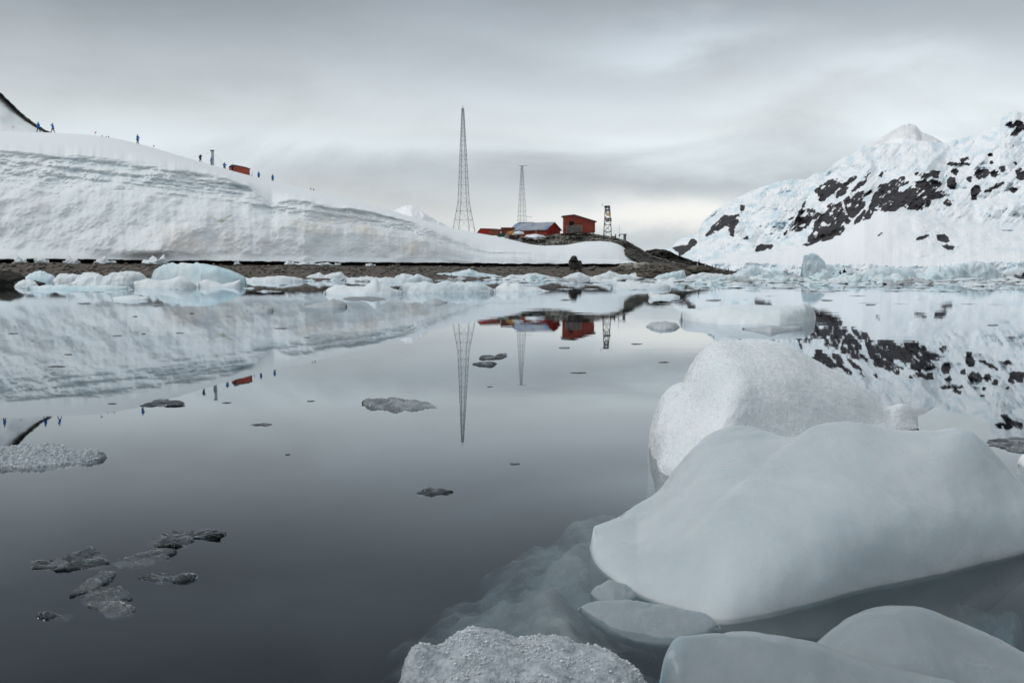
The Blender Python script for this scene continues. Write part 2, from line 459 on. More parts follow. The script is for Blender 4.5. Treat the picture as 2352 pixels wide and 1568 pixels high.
for b_ in ((130, 465, 60, 20, .5), (480, 560, 160, 30, .7), (800, 530, 120, 30, .75), (720, 520, 60, 25, .4), (950, 570, 60, 20, .7), (1010, 548, 25, 6, .6), (300, 540, 150, 30, .35)):
    stain += blob(*b_)
stain = np.clip(stain * (0.5 + 0.9 * nn), 0, 0.9) * (YY > 0)
algae = (blob(488, 500, 16, 2.2, 1.0, 0.55) + blob(507, 508, 8, 4, 1.1, -0.3) + blob(524, 498, 14, 1.8, 0.7, -0.45) + blob(1012, 558, 11, 3.0, 1.0)) * (0.6 + 0.9 * nn)
algae = np.clip(algae, 0, 0.75) * (YY > 0)
tag(grid_obj('snow_hill', P, M_HILL, {'ice': ice, 'rough': rough, 'stain': stain, 'algae': algae}), kind='structure')

def crest_point(x, dy=0.0):
    """world point on the snow hill's skyline at grid column x, dy grid pixels below the skyline"""
    return at(x, interp(x, CREST) + dy, interp(x, YC))

# ---------------- far slope with a rocky rim at the left edge
XS = np.linspace(-700, 135, 160)
RIM = [(-700, -230), (-300, 20), (0, 214), (20, 232), (45, 257), (70, 278), (90, 291), (105, 301), (118, 306), (135, 312)]
rim = interp(XS, RIM)
rows = []
for tt in np.linspace(0, 1, 60):
    y = 330 + (rim - 330) * tt
    rows.append(at(XS, y, 245 + 35 * tt + 1.5 * fbm(np.stack([XS * 0.02, XS * 0 + tt * 3, XS * 0], -1), 3)))
for d in (4, 20):
    p = rows[59] + np.array([0, d, -d * 0.6]); rows.append(p)
P = np.array(rows)
z0 = np.zeros(P.shape[:2])
tag(grid_obj('snow_slope', P, M_HILL, {'ice': z0, 'rough': z0 + 0.1, 'stain': z0, 'algae': z0}), kind='structure')
XR = np.linspace(-700, 118, 380)
rimr = interp(XR, RIM)
wid = interp(XR, [(-700, 9), (0, 4), (40, 5), (62, 11), (90, 14), (106, 8), (118, 1.0)])
rows = []
for k, tt in enumerate(np.linspace(0, 1, 16)):
    nz = fbm(np.stack([XR * 0.11, XR * 0 + tt * 2.2, XR * 0 + 5], -1), 4)
    y = rimr + wid * (1 - tt) - 1.5 + nz * 1.6 * (0.4 + 0.6 * tt)
    rows.append(at(XR, y, 277 - 3.0 * math.sin(math.pi * tt) + 1.2 * nz))
rows.append(rows[-1] + np.array([0, 6, -5]))
tag(grid_obj('rock_ridge', np.array(rows), M_ROCKD), kind='structure')

# ------------------------------------------------------------------ distant snow peak (behind the hill)
XS = np.linspace(760, 1180, 200)
PK = [(760, 560), (860, 505), (905, 483), (920, 476), (932, 472), (946, 471), (958, 477), (985, 496), (1010, 510), (1036, 522), (1060, 534), (1120, 556), (1180, 590)]
pk = interp(XS, PK) + 0.8 * fbm(np.stack([XS * 0.08, XS * 0, XS * 0], -1), 3)
rows = []
for tt in np.linspace(0, 1, 70):
    y = 628 + (pk - 628) * tt
    q = np.stack([XS * 0.02, XS * 0 + tt * 3, XS * 0], -1)
    rows.append(at(XS, y, 1500 + 350 * tt + 60 * fbm(q, 4) * (1 - tt * 0.5)))
rows.append(rows[-1] + np.array([0, 200, -120]))
P = np.array(rows)
icep = np.clip(0.2 + fbm(P * 0.012, 4), 0, 1) * 0.5
tag(grid_obj('snow_peak', P, M_PEAK, {'ice': icep, 'rough': icep}), kind='structure')

# ------------------------------------------------------------------ glaciated mountain on the right
def c6(pts): return [(1531.2 + x * 0.349, 232.7 + y * 0.349) for x, y in pts]
ROCKS = [c6(p) for p in [
 [(45,965),(75,960),(130,940),(150,915),(175,905),(205,915),(200,935),(170,965),(120,1000),(90,1010),(80,985)],
 [(265,885),(300,830),(345,770),(385,735),(415,750),(440,745),(490,745),(465,775),(470,800),(450,830),(440,885),(420,870),(400,830),(380,820),(340,845),(300,870)],
 [(485,680),(510,690),(505,720),(490,715)], [(515,905),(530,885),(545,890),(535,905)],
 [(588,984),(595,955),(620,945),(650,950),(670,935),(705,935),(700,955),(685,970),(640,978)],
 [(868,735),(890,685),(918,655),(903,700),(880,730)],
 [(820,850),(850,790),(870,740),(900,710),(950,708),(990,720),(1010,745),(990,775),(955,765),(950,800),(900,840),(870,850)],
 [(935,940),(940,890),(985,790),(1010,750),(1060,725),(1080,670),(1150,660),(1180,720),(1215,790),(1150,870),(1060,910),(990,930)],
 [(980,590),(1000,560),(1060,520),(1110,515),(1180,510),(1250,490),(1255,505),(1200,540),(1150,570),(1110,605),(1060,625),(1040,660),(1010,650),(1000,615)],
 [(1220,590),(1290,530),(1350,455),(1342,478),(1300,545),(1240,592)],
 [(1120,590),(1170,560),(1210,560),(1160,620),(1120,630)],
 [(1170,660),(1200,620),(1260,590),(1310,590),(1345,560),(1345,600),(1300,650),(1310,690),(1260,740),(1200,770),(1180,720)],
 [(1240,805),(1260,760),(1290,720),(1312,695),(1300,745),(1262,800)],
 [(1335,715),(1350,640),(1380,590),(1400,550),(1440,540),(1500,510),(1560,490),(1590,530),(1540,560),(1520,600),(1590,590),(1620,540),(1680,520),(1740,510),(1790,530),(1850,580),(1860,610),(1800,640),(1740,650),(1735,690),(1700,708),(1620,715),(1560,700),(1500,715),(1440,722),(1410,700),(1370,722),(1340,765),(1298,778)],
 [(1610,475),(1680,458),(1710,478),(1760,453),(1795,468),(1790,497),(1740,495),(1690,503),(1640,490)],
 [(1400,490),(1410,460),(1425,470),(1412,495)], [(1830,660),(1850,638),(1882,655),(1865,682),(1835,677)],
 [(1918,375),(1945,365),(1992,365),(1995,387),(1950,392)], [(1855,410),(1862,392),(1880,400),(1885,420)], [(1888,400),(1910,395),(1920,415),(1895,422)],
 [(1930,410),(1960,395),(2010,400),(1990,415)], [(1850,560),(1852,520),(1875,500),(1895,502),(1910,540),(1890,575),(1862,570)],
 [(1875,460),(1900,440),(1920,455),(1905,480)], [(1820,475),(1840,478),(1845,492)], [(1970,515),(1985,490),(2010,498),(2002,530)],
 [(2030,490),(2055,455),(2085,440),(2112,450),(2140,470),(2170,420),(2230,425),(2222,450),(2190,480),(2160,500),(2120,480),(2100,500),(2060,510)],
 [(2100,602),(2125,565),(2150,560),(2175,540),(2225,522),(2222,545),(2175,570),(2120,600)],
 [(2003,590),(2035,545),(2060,548),(2070,590),(2045,620),(2040,645),(2015,638)], [(2135,402),(2152,390),(2160,408),(2140,415)],
 [(2250,572),(2280,558),(2310,575),(2282,597)], [(2120,342),(2145,340),(2145,352),(2128,352)], [(2280,400),(2300,395),(2298,412)],
 [(2232,155),(2255,135),(2300,130),(2420,132),(2420,160),(2350,190),(2320,205),(2285,232),(2268,222),(2290,180),(2250,165)],
 [(2292,455),(2335,430),(2352,445),(2400,460),(2400,510),(2330,512),(2308,500)],
 [(1650,905),(1672,890),(1740,880),(1705,898),(1670,910)], [(1780,880),(1800,870),(1850,878),(1862,915),(1845,925),(1790,908)],
 [(1815,950),(1860,942),(1897,955),(1885,972),(1840,965)], [(1402,880),(1415,855),(1432,858),(1420,876)], [(908,940),(925,930),(925,945)],
 [(775,880),(785,850),(800,850),(790,870)], [(810,775),(835,745),(830,765)]]]
SIL = [(1490, 600), (1531, 573), (1545, 565), (1560, 549), (1585, 541), (1604, 538), (1606, 527), (1615, 508), (1646, 480), (1688, 456), (1726, 437), (1775, 421),
       (1817, 411), (1850, 413), (1863, 404), (1880, 395), (1894, 398), (1908, 383), (1936, 362), (1967, 349), (1981, 336), (2000, 332), (2020, 330),
       (2072, 329), (2103, 322), (2131, 325), (2170, 329), (2194, 322), (2250, 308), (2278, 294), (2297, 289), (2300, 272), (2309, 261), (2330, 255),
       (2352, 259), (2500, 235), (2650, 225), (2900, 260), (3100, 330)]
APRON = [(1490, 612), (1545, 603), (1600, 604), (1700, 586), (1800, 576), (1860, 562), (1940, 537), (1985, 507), (2040, 493), (2110, 497), (2200, 520), (2352, 532), (2760, 500), (3100, 500)]
FRONT = [(1490, 622), (1600, 617), (1640, 604), (1720, 603), (1800, 607), (1900, 606), (2000, 606), (2050, 612), (2150, 610), (2200, 603), (2250, 601), (2352, 600), (3100, 600)]
NX = 1350
XS = np.linspace(1490, 3100, NX)
dens = np.interp(np.linspace(0, 1, NX), [0, 0.82, 1], [1490, 2420, 3100]); XS = dens
q0 = lambda s, o: np.stack([XS * s, XS * 0 + o, XS * 0], -1)
sil = interp(XS, SIL) + 1.6 * fbm(q0(0.05, 1), 4); apr = interp(XS, APRON) + 2 * fbm(q0(0.02, 3), 3)
frt = interp(XS, FRONT) + 1.0 * fbm(q0(0.06, 5), 3); wl = hor(XS) + 2.2
rows = []; ice = []; rough = []; PX = []
def addrow(y, Y, ic, rg):
    p = at(XS, y, Y)
    rows.append(p); ice.append(ic); rough.append(rg + 0 * XS); PX.append(y)
for tt in np.linspace(0, 1, 34):            # the glacier's broken front above the water
    y = wl + 3 + (frt - wl - 3) * tt
    Y = 640 + 14 * tt + 9 * fbm(q0(0.02, 8 + tt * 0.9), 3) + 2.5 * fbm(q0(0.08, tt * 4.0), 3)
    addrow(y, Y, np.clip(0.35 + 0.7 * fbm(q0(0.02, 12 + tt * 1.5), 3), 0, 1) * (1 - sm((tt - 0.9) * 10)), 0.7)
for tt in np.linspace(0.01, 1, 130):        # smooth apron
    y = frt + (apr - frt) * tt
    w = at(XS, y, 700 + 0 * XS)
    nz = fbm(np.stack([XS * 0.010, XS * 0 + tt * 1.6, XS * 0 + 3], -1), 4)
    right = sm((XS - 2020) / 120)
    nz2 = fbm(np.stack([XS * 0.02, XS * 0 + tt * 4.0, XS * 0 + 7], -1), 4)
    Y = 655 + 620 * tt ** 0.9 + sm(tt * 4) * (1 - tt * 0.4) * (28 * nz + right * 38 * nz2)
    addrow(y, Y, np.clip(right * (0.1 + nz2 * 1.0), 0, 1) * sm(tt * 4) * 0.55, 0.06 + 0.15 * right)
for tt in np.linspace(0.005, 1, 330):       # upper mountain
    y = apr + (sil - apr) * tt
    q = np.stack([XS * 0.012, XS * 0 + y * 0.016, XS * 0 + 2], -1)
    # flutings run from upper right to lower left
    qf = np.stack([(XS + y * 0.9) * 0.045, (y - XS) * 0.010, XS * 0], -1)
    lft = 1 - sm((XS - 1820) / 120); n_a = fbm(q, 4, 0.42); n_r = fbm(q * 1.9 + 11, 4, 0.55, ridged=True); n_f = fbm(qf, 4, 0.5)
    Y = 1275 + 900 * tt + (95 * n_a + (9 + 10 * lft) * n_r + 17 * n_f) * sm(tt * 8) * (1 - 0.7 * sm((tt - 0.9) * 10))
    crev = np.clip(fbm(np.stack([XS * 0.03, y * 0.075, XS * 0], -1), 5, 0.62) * 1.3 + 0.02, 0, 1)
    crev2 = np.clip(fbm(np.stack([(XS - y) * 0.02, (y + XS * 0.7) * 0.05, XS * 0 + 4], -1), 4, 0.6) * 1.2 - 0.05, 0, 1)
    Y = Y + (2 + 6 * lft) * crev
    addrow(y, Y, np.clip((0.35 + 0.5 * lft + 0.4 * sm((tt - 0.8) * 6)) * crev + 0.9 * crev2, 0, 1) * 0.9, 0.15)
top = rows[-1]
for d in (60, 300, 900):
    p = top * np.array([1 + d / 2200, 1 + d / 2200, 1]) - np.array([0, 0, d * 0.35]); rows.append(p); ice.append(0 * XS); rough.append(0 * XS); PX.append(PX[-1] * 1.0)
P = np.array(rows); ice = np.array(ice); rough = np.array(rough); PXX = np.broadcast_to(XS, ice.shape); PYY = np.array(PX)
rock = np.zeros(ice.shape)
w1 = fbm(np.stack([PXX * 0.06, PYY * 0.06, PYY * 0], -1), 4) * 5.0; w2 = fbm(np.stack([PXX * 0.06, PYY * 0.06, PYY * 0 + 9], -1), 4) * 4.0
def sdist(px, py, poly):
    d = np.full(px.shape, 1e9); ins = np.zeros(px.shape, bool); n = len(poly)
    for i in range(n):
        ax, ay = poly[i]; bx, by = poly[(i + 1) % n]
        ex, ey = bx - ax, by - ay
        tt = np.clip(((px - ax) * ex + (py - ay) * ey) / (ex * ex + ey * ey + 1e-9), 0, 1)
        d = np.minimum(d, (px - ax - tt * ex) ** 2 + (py - ay - tt * ey) ** 2)
        c = ((ay > py) != (by > py)) & (px < (bx - ax) * (py - ay) / (by - ay + 1e-12) + ax)
        ins ^= c
    return np.where(ins, np.sqrt(d), -np.sqrt(d))
streak = fbm(np.stack([(PXX + PYY) * 0.085, (PXX - PYY) * 0.016, PYY * 0 + 13], -1), 5, 0.62)
hole = 0.7 * streak + 0.65 * fbm(np.stack([(PXX + PYY * 0.5) * 0.040, (PYY - PXX * 0.25) * 0.060, PYY * 0 + 3], -1), 6, 0.66)
for poly in ROCKS:
    a = np.array(poly); big = (a[:, 0].max() - a[:, 0].min()) > 60
    msk = (PXX > a[:, 0].min() - 12) & (PXX < a[:, 0].max() + 12) & (PYY > a[:, 1].min() - 12) & (PYY < a[:, 1].max() + 12)
    idx = np.where(msk)
    if len(idx[0]) == 0: continue
    s = sdist(PXX[idx] + w1[idx] * 0.5, PYY[idx] + w2[idx] * 0.5, poly)
    lowpart = (PYY[idx] - a[:, 1].min()) / (a[:, 1].max() - a[:, 1].min())
    v = 0.5 + np.clip(s * 0.11, -0.6, 0.26) + (hole[idx] + 0.07) * (0.75 if big else 0.4) + 0.34 * (lowpart - 0.35)
    v = np.where(s < -3, 0, v)
    rock[idx] = np.maximum(rock[idx], np.clip(v, 0, 1.2))
rock[-3:] = 0
near = np.clip(rock * 2, 0, 1); ice = ice * (1 - near)
P[..., 1] += 16 * np.clip(rock - 0.45, 0, 0.5)[...]
tag(grid_obj('mountain', P, M_MOUNT, {'ice': ice, 'rough': rough, 'rock': rock}), kind='structure')

# summit behind the ridge, its fading into cloud painted as pale snow and rock
XS = np.linspace(1960, 2200, 160)
sl = interp(XS, [(1960, 360), (1990, 330), (2030, 312), (2055, 297), (2070, 288), (2088, 284), (2104, 288), (2116, 303), (2140, 312), (2165, 327), (2200, 350)])
rows = []; rk = []
for tt in np.linspace(0, 1, 60):
    y = 380 + (sl - 380) * tt
    nz = fbm(np.stack([XS * 0.06, y * 0.06, XS * 0], -1), 5)
    rows.append(at(XS, y, 2600 + 300 * tt + 8 * nz))
    rk.append(np.clip(1.25 * np.exp(-((XS - 2106) / 7.5) ** 2 - ((y - 307) / 11) ** 2) + 0.9 * np.exp(-((XS - 2085) / 8) ** 2 - ((y - 318) / 5) ** 2) + 0.3 * nz - 0.1, 0, 1))
rows.append(rows[-1] + np.array([0, 300, -250])); rk.append(rk[-1] * 0)
P = np.array(rows); rk = np.array(rk) * 0.0 + np.array(rk)
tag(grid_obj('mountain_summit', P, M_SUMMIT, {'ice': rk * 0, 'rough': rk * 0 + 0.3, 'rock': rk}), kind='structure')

# ------------------------------------------------------------------ rock headland under the station
def terrain(name, xs, crestpts, ycr, basepts, ybs, mat, amp=0.9, rows_n=46, back=8, bulge=1.0, label=None, cat=None, kind='structure', seed=0, ystep=0.6):
    cr = interp(xs, crestpts) + ystep * fbm(np.stack([xs * 0.09, xs * 0 + seed, xs * 0], -1), 4); bs = interp(xs, basepts)
    yc_ = interp(xs, ycr) if isinstance(ycr, list) else ycr + 0 * xs
    yb_ = interp(xs, ybs) if isinstance(ybs, list) else ybs + 0 * xs
    rows = []
    for tt in np.linspace(0, 1, rows_n):
        y = bs + (cr - bs) * tt
        p = at(xs, y, yb_ + (yc_ - yb_) * tt ** bulge)
        dsp = amp * (fbm(p * 0.35 + seed, 4, 0.55) + 0.5 * fbm(p * 1.3 + seed, 3, 0.6, ridged=True) - 0.2) * (1 - 0.3 * tt)
        rows.append(at(xs, y, p[:, 1] + dsp))
    for d in (0.3, 1.0):
        p = rows[rows_n - 1] + np.array([0, back * d, -back * d * 0.55]); rows.append(p)
    o = grid_obj(name, np.array(rows), mat)
    return tag(o, label, cat, kind=kind)
xs = np.linspace(1150, 1742, 420)
terrain('rock_headland', xs,
        [(1150, 546), (1200, 544), (1245, 542), (1256, 538.5), (1290, 536), (1300, 537.5), (1330, 537), (1345, 535), (1370, 538), (1395, 541), (1412, 545), (1440, 553), (1455, 561), (1475, 573), (1500, 588), (1530, 597), (1570, 607), (1620, 613), (1660, 620), (1700, 627), (1735, 634), (1742, 640)],
        [(1150, 206), (1300, 206), (1440, 206), (1500, 203), (1600, 200), (1742, 196)],
        [(1150, 575), (1260, 575), (1300, 572), (1340, 566), (1400, 566), (1440, 588), (1475, 610), (1500, 614), (1600, 628), (1700, 638), (1742, 643)],
        [(1150, 192), (1300, 199), (1400, 199), (1440, 194), (1480, 184), (1600, 180), (1742, 182)], M_ROCK, 2.0, bulge=0.9, ystep=1.1)
xs = np.linspace(1455, 1725, 240)
terrain('rock_dome', xs,
        [(1455, 590), (1480, 577), (1495, 573), (1512, 571.5), (1528, 573.5), (1540, 577), (1552, 584), (1570, 591), (1590, 598), (1605, 602), (1620, 606), (1640, 614), (1665, 619), (1690, 623), (1710, 630), (1725, 636)],
        214, [(1455, 612), (1725, 640)], 207, M_ROCKD, 2.2, ystep=1.2, seed=5, bulge=0.8)
xs = np.linspace(1425, 1500, 120)
terrain('rock_ledge', xs, [(1425, 577), (1432, 573), (1445, 570), (1460, 573), (1472, 580), (1485, 590), (1500, 602)], [(1425, 190), (1460, 187), (1500, 184)],
        [(1425, 579), (1440, 588), (1460, 597), (1475, 606), (1500, 613)], [(1425, 188), (1440, 183), (1460, 179.5), (1500, 177.5)], M_ROCKD, 0.5, back=3, seed=8)
xs = np.linspace(1330, 1600, 260)
terrain('rock_shore', xs, [(1330, 636), (1350, 622), (1365, 616), (1400, 611), (1430, 607), (1445, 603), (1455, 605), (1475, 601), (1490, 604), (1520, 609), (1560, 613), (1585, 622), (1600, 640)], 176,
        [(1330, 636), (1430, 638), (1600, 640)], 152, M_RUST, 1.8, back=6, seed=11, ystep=1.8)

xs = np.linspace(1432, 1742, 260)
terrain('rock_slope', xs,
        [(1432, 553), (1440, 554), (1455, 562.5), (1475, 574.5), (1500, 589.5), (1530, 598.5), (1570, 608), (1620, 614), (1660, 621), (1700, 628), (1735, 635), (1742, 640)],
        [(1432, 204), (1500, 201.5), (1600, 198), (1742, 194)],
        [(1432, 571), (1445, 590), (1475, 611), (1500, 615), (1600, 629), (1700, 638.5), (1742, 643)],
        [(1432, 196), (1480, 182.5), (1600, 178.5), (1742, 180)], M_ROCKD, 1.9, bulge=0.9, seed=21, ystep=1.0)
# ------------------------------------------------------------------ ice materials
def ice_mat(name, col, col2, rough, bump, bscale, bdist, sss=0.0, sssr=0.05, fine=None, fstr=0.3, spec=0.45, vscale=3.0, spk=False):
    m, t, out = newmat(name)
    b = t.n('ShaderNodeBsdfPrincipled')
    o = t.n('ShaderNodeTexCoord').outputs['Object']
    t.l(t.mix(t.ramp(t.noise(o, vscale, 5, 0.6), [(0.35, 0.0), (0.68, 1.0)]), col, col2), b.inputs['Base Color'])
    b.inputs['Roughness'].default_value = rough
    if spk:
        v = t.n('ShaderNodeTexVoronoi'); v.inputs['Scale'].default_value = fine; t.l(o, v.inputs['Vector'])
        t.l(t.ramp(v.outputs['Color'], [(0.3, 0.10), (0.7, 0.75)]), b.inputs['Roughness'])
    b.inputs['Specular IOR Level'].default_value = spec
    b.inputs['IOR'].default_value = 1.31
    if sss:
        b.inputs['Subsurface Weight'].default_value = sss
        b.inputs['Subsurface Radius'].default_value = (0.35, 0.8, 1.0)
        b.inputs['Subsurface Scale'].default_value = sssr
    b1 = t.n('ShaderNodeBump'); b1.inputs['Strength'].default_value = bump; b1.inputs['Distance'].default_value = bdist
    t.l(t.noise(o, bscale, 6, 0.6), b1.inputs['Height'])
    last = b1.outputs[0]
    if fine:
        b2 = t.n('ShaderNodeBump'); b2.inputs['Strength'].default_value = fstr; b2.inputs['Distance'].default_value = 1.0 / fine * 0.5
        v = t.n('ShaderNodeTexVoronoi'); v.inputs['Scale'].default_value = fine; t.l(o, v.inputs['Vector'])
        t.l(v.outputs['Distance'], b2.inputs['Height']); t.l(last, b2.inputs['Normal']); last = b2.outputs[0]
    t.l(last, b.inputs['Normal'])
    t.l(b.outputs[0], out.inputs[0])
    return m
def clear_mat(name, col, mixf, rough, bump, bscale, bdist, tint=(0.55, 0.64, 0.66)):
    """clear wet ice: see-through, mirror-like on its uneven skin, and milky in patches"""
    m, t, out = newmat(name)
    o = t.n('ShaderNodeTexCoord').outputs['Object']
    b1 = t.n('ShaderNodeBump'); b1.inputs['Strength'].default_value = bump; b1.inputs['Distance'].default_value = bdist
    t.l(t.noise(t.scale(o, (0.55, 1.0, 1.0)), bscale, 6, 0.6), b1.inputs['Height'])
    d = t.n('ShaderNodeBsdfDiffuse'); d.inputs['Color'].default_value = col + (1,); t.l(b1.outputs[0], d.inputs['Normal'])
    g = t.n('ShaderNodeBsdfGlossy'); g.inputs['Roughness'].default_value = rough; t.l(b1.outputs[0], g.inputs['Normal'])
    fr = t.n('ShaderNodeFresnel'); fr.inputs['IOR'].default_value = 1.36; t.l(b1.outputs[0], fr.inputs['Normal'])
    tr = t.n('ShaderNodeBsdfTransparent'); tr.inputs[0].default_value = tint + (1,)
    m1 = t.n('ShaderNodeMixShader'); m2 = t.n('ShaderNodeMixShader')
    t.l(t.ramp(t.noise(o, bscale * 0.5, 5, 0.65), [(0.35, mixf * 0.45), (0.68, min(1, mixf * 1.6))]), m1.inputs[0])
    t.l(tr.outputs[0], m1.inputs[1]); t.l(d.outputs[0], m1.inputs[2])
    t.l(fr.outputs[0], m2.inputs[0]); t.l(m1.outputs[0], m2.inputs[1]); t.l(g.outputs[0], m2.inputs[2]); t.l(m2.outputs[0], out.inputs[0])
    return m
def glacier_ice(name, c1, c2):
    m, t, out = newmat(name)
    b = t.n('ShaderNodeBsdfPrincipled')
    o = t.n('ShaderNodeTexCoord').outputs['Object']
    c = t.mix(t.ramp(t.noise(o, 1.7, 6, 0.62, 0.4), [(0.34, 0.0), (0.66, 1.0)]), c1, c2)
    # old healed cracks, paler, faint
    wq = t.n('ShaderNodeVectorMath', operation='ADD'); t.l(o, wq.inputs[0])
    nn_ = t.n('ShaderNodeTexNoise'); nn_.inputs['Scale'].default_value = 3.0; nn_.inputs['Detail'].default_value = 4; t.l(o, nn_.inputs['Vector'])
    sc_ = t.n('ShaderNodeVectorMath', operation='SCALE'); sc_.inputs[3].default_value = 0.35; t.l(nn_.outputs['Color'], sc_.inputs[0]); t.l(sc_.outputs[0], wq.inputs[1])
    v = t.n('ShaderNodeTexVoronoi', feature='DISTANCE_TO_EDGE'); v.inputs['Scale'].default_value = 2.6; t.l(t.scale(wq.outputs[0], (0.6, 1.0, 1.6)), v.inputs['Vector'])
    line = t.m('MULTIPLY', t.ramp(v.outputs['Distance'], [(0.0, 1.0), (0.018, 0.0)]), t.ramp(t.noise(o, 4.0, 3, 0.6), [(0.52, 0.0), (0.66, 0.22)]))
    c = t.mix(line, c, (0.66, 0.70, 0.72))
    # bubbles
    vb = t.n('ShaderNodeTexVoronoi'); vb.inputs['Scale'].default_value = 95; t.l(o, vb.inputs['Vector'])
    dots = t.m('MULTIPLY', t.ramp(vb.outputs['Distance'], [(0.10, 1.0), (0.22, 0.0)]), t.ramp(t.noise(o, 6.0, 4, 0.6), [(0.5, 0.0), (0.7, 0.45)]))
    c = t.mix(dots, c, (0.70, 0.73, 0.75))
    fine_ = t.noise(o, 160.0, 3, 0.6)
    c = t.mix(t.m('MULTIPLY', fine_, 0.20), c, (0.20, 0.25, 0.28))
    t.l(c, b.inputs['Base Color'])
    t.l(t.ramp(t.noise(o, 7.0, 5, 0.6), [(0.3, 0.24), (0.7, 0.5)]), b.inputs['Roughness'])
    b.inputs['IOR'].default_value = 1.31
    b.inputs['Subsurface Weight'].default_value = 0.5
    b.inputs['Subsurface Radius'].default_value = (0.35, 0.8, 1.0)
    b.inputs['Subsurface Scale'].default_value = 0.08
    b.inputs['Coat Weight'].default_value = 0.25; b.inputs['Coat Roughness'].default_value = 0.18; b.inputs['Coat IOR'].default_value = 1.33
    b1 = t.n('ShaderNodeBump'); b1.inputs['Strength'].default_value = 0.35; b1.inputs['Distance'].default_value = 0.02
    t.l(t.noise(o, 5.0, 8, 0.55), b1.inputs['Height'])
    b2 = t.n('ShaderNodeBump'); b2.inputs['Strength'].default_value = 0.12; b2.inputs['Distance'].default_value = 0.004
    t.l(t.noise(o, 90.0, 3, 0.6), b2.inputs['Height']); t.l(b1.outputs[0], b2.inputs['Normal']); t.l(b2.outputs[0], b.inputs['Normal'])
    t.l(b.outputs[0], out.inputs[0])
    return m
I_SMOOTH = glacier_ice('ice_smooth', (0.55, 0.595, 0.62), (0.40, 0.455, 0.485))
I_DIMMED = glacier_ice('ice_smooth_dimmed', (0.28, 0.315, 0.335), (0.20, 0.235, 0.255))  # darker copy of the smooth ice: foreground dimness put into its colour
I_CRYST = ice_mat('ice_crystal', (0.78, 0.81, 0.83), (0.66, 0.71, 0.735), 0.4, 0.35, 28.0, 0.008, fine=160, fstr=0.4, vscale=5, spk=True, sss=0.2, sssr=0.03)
I_ROUGHN = ice_mat('ice_granular', (0.44, 0.475, 0.50), (0.20, 0.235, 0.26), 0.35, 0.4, 45.0, 0.008, fine=170, fstr=0.55, vscale=60, spk=True)
I_FLOE = ice_mat('ice_floe', (0.78, 0.82, 0.84), (0.66, 0.73, 0.76), 0.5, 0.4, 3.0, 0.08, vscale=1.5)
I_BLUE = ice_mat('ice_blue', (0.76, 0.84, 0.87), (0.52, 0.70, 0.76), 0.4, 0.3, 1.5, 0.08, vscale=0.6, sss=0.2, sssr=0.3)
I_BERG = ice_mat('ice_berg', (0.78, 0.84, 0.87), (0.54, 0.69, 0.76), 0.5, 0.6, 0.35, 0.8, vscale=0.16)
I_GREY = ice_mat('ice_grey', (0.50, 0.53, 0.55), (0.36, 0.40, 0.42), 0.4, 0.5, 6.0, 0.05, vscale=2.5)
I_BRASH = ice_mat('ice_brash', (0.72, 0.78, 0.81), (0.50, 0.58, 0.62), 0.5, 0.4, 3.0, 0.06, vscale=0.7)
I_CLEAR = clear_mat('ice_clear', (0.30, 0.34, 0.355), 0.20, 0.08, 1.0, 16.0, 0.016)
I_DARK = clear_mat('ice_dark', (0.13, 0.155, 0.165), 0.12, 0.07, 1.0, 16.0, 0.018)
I_MILKY = clear_mat('ice_milky', (0.42, 0.46, 0.48), 0.5, 0.16, 0.7, 16.0, 0.010)
I_FAR = pbr('ice_thin_far', (0.16, 0.18, 0.19), 0.35, 0.5, var=0.3, vscale=3)
I_LOBE = ice_mat('ice_wet', (0.29, 0.31, 0.322), (0.21, 0.235, 0.25), 0.3, 0.3, 8.0, 0.02, vscale=4)
I_SUB = ice_mat('ice_submerged', (0.46, 0.49, 0.50), (0.30, 0.34, 0.355), 0.6, 0.4, 6.0, 0.03, vscale=7)
I_SUBD = ice_mat('ice_submerged_deep', (0.60, 0.68, 0.69), (0.38, 0.47, 0.48), 0.6, 0.4, 6.0, 0.03, vscale=3)

def sub_mat(name, c1, c2):
    """porous underwater ice that clears towards its edge"""
    m, t, out = newmat(name)
    o = t.n('ShaderNodeTexCoord').outputs['Object']
    b = t.n('ShaderNodeBsdfDiffuse'); t.l(t.mix(t.ramp(t.noise(o, 6, 7, 0.65), [(0.35, 0.0), (0.65, 1.0)]), c1, c2), b.inputs[0])
    tr = t.n('ShaderNodeBsdfTransparent'); mx = t.n('ShaderNodeMixShader')
    a_ = t.n('ShaderNodeAttribute', attribute_name='solid').outputs['Fac']
    t.l(t.m('MULTIPLY', a_, t.ramp(t.noise(o, 14, 6, 0.7), [(0.25, 0.55), (0.6, 1.0)])), mx.inputs[0])
    t.l(tr.outputs[0], mx.inputs[1]); t.l(b.outputs[0], mx.inputs[2]); t.l(mx.outputs[0], out.inputs[0])
    return m
I_SUB = sub_mat('ice_submerged', (0.44, 0.48, 0.49), (0.27, 0.315, 0.33))
def resample(c, n):
    """Catmull-Rom through the control points, n samples, even in parameter"""
    c = np.asarray(c, float); k = len(c)
    u = np.linspace(0, k - 1, n); i = np.minimum(u.astype(int), k - 2); f = (u - i)[:, None]
    p0 = c[np.maximum(i - 1, 0)]; p1 = c[i]; p2 = c[i + 1]; p3 = c[np.minimum(i + 2, k - 1)]
    return 0.5 * (2 * p1 + (p2 - p0) * f + (2 * p0 - 5 * p1 + 4 * p2 - p3) * f ** 2 + (3 * p1 - p0 - 3 * p2 + p3) * f ** 3)
def res_x(pts, xs):
    """smooth-ish interpolation of grid-space control rows (x, ...) at xs"""
    a = np.array(pts, float); dense = resample(a, 60 * len(a))
    return np.stack([np.interp(xs, dense[:, 0], dense[:, j]) for j in range(1, a.shape[1])], -1)
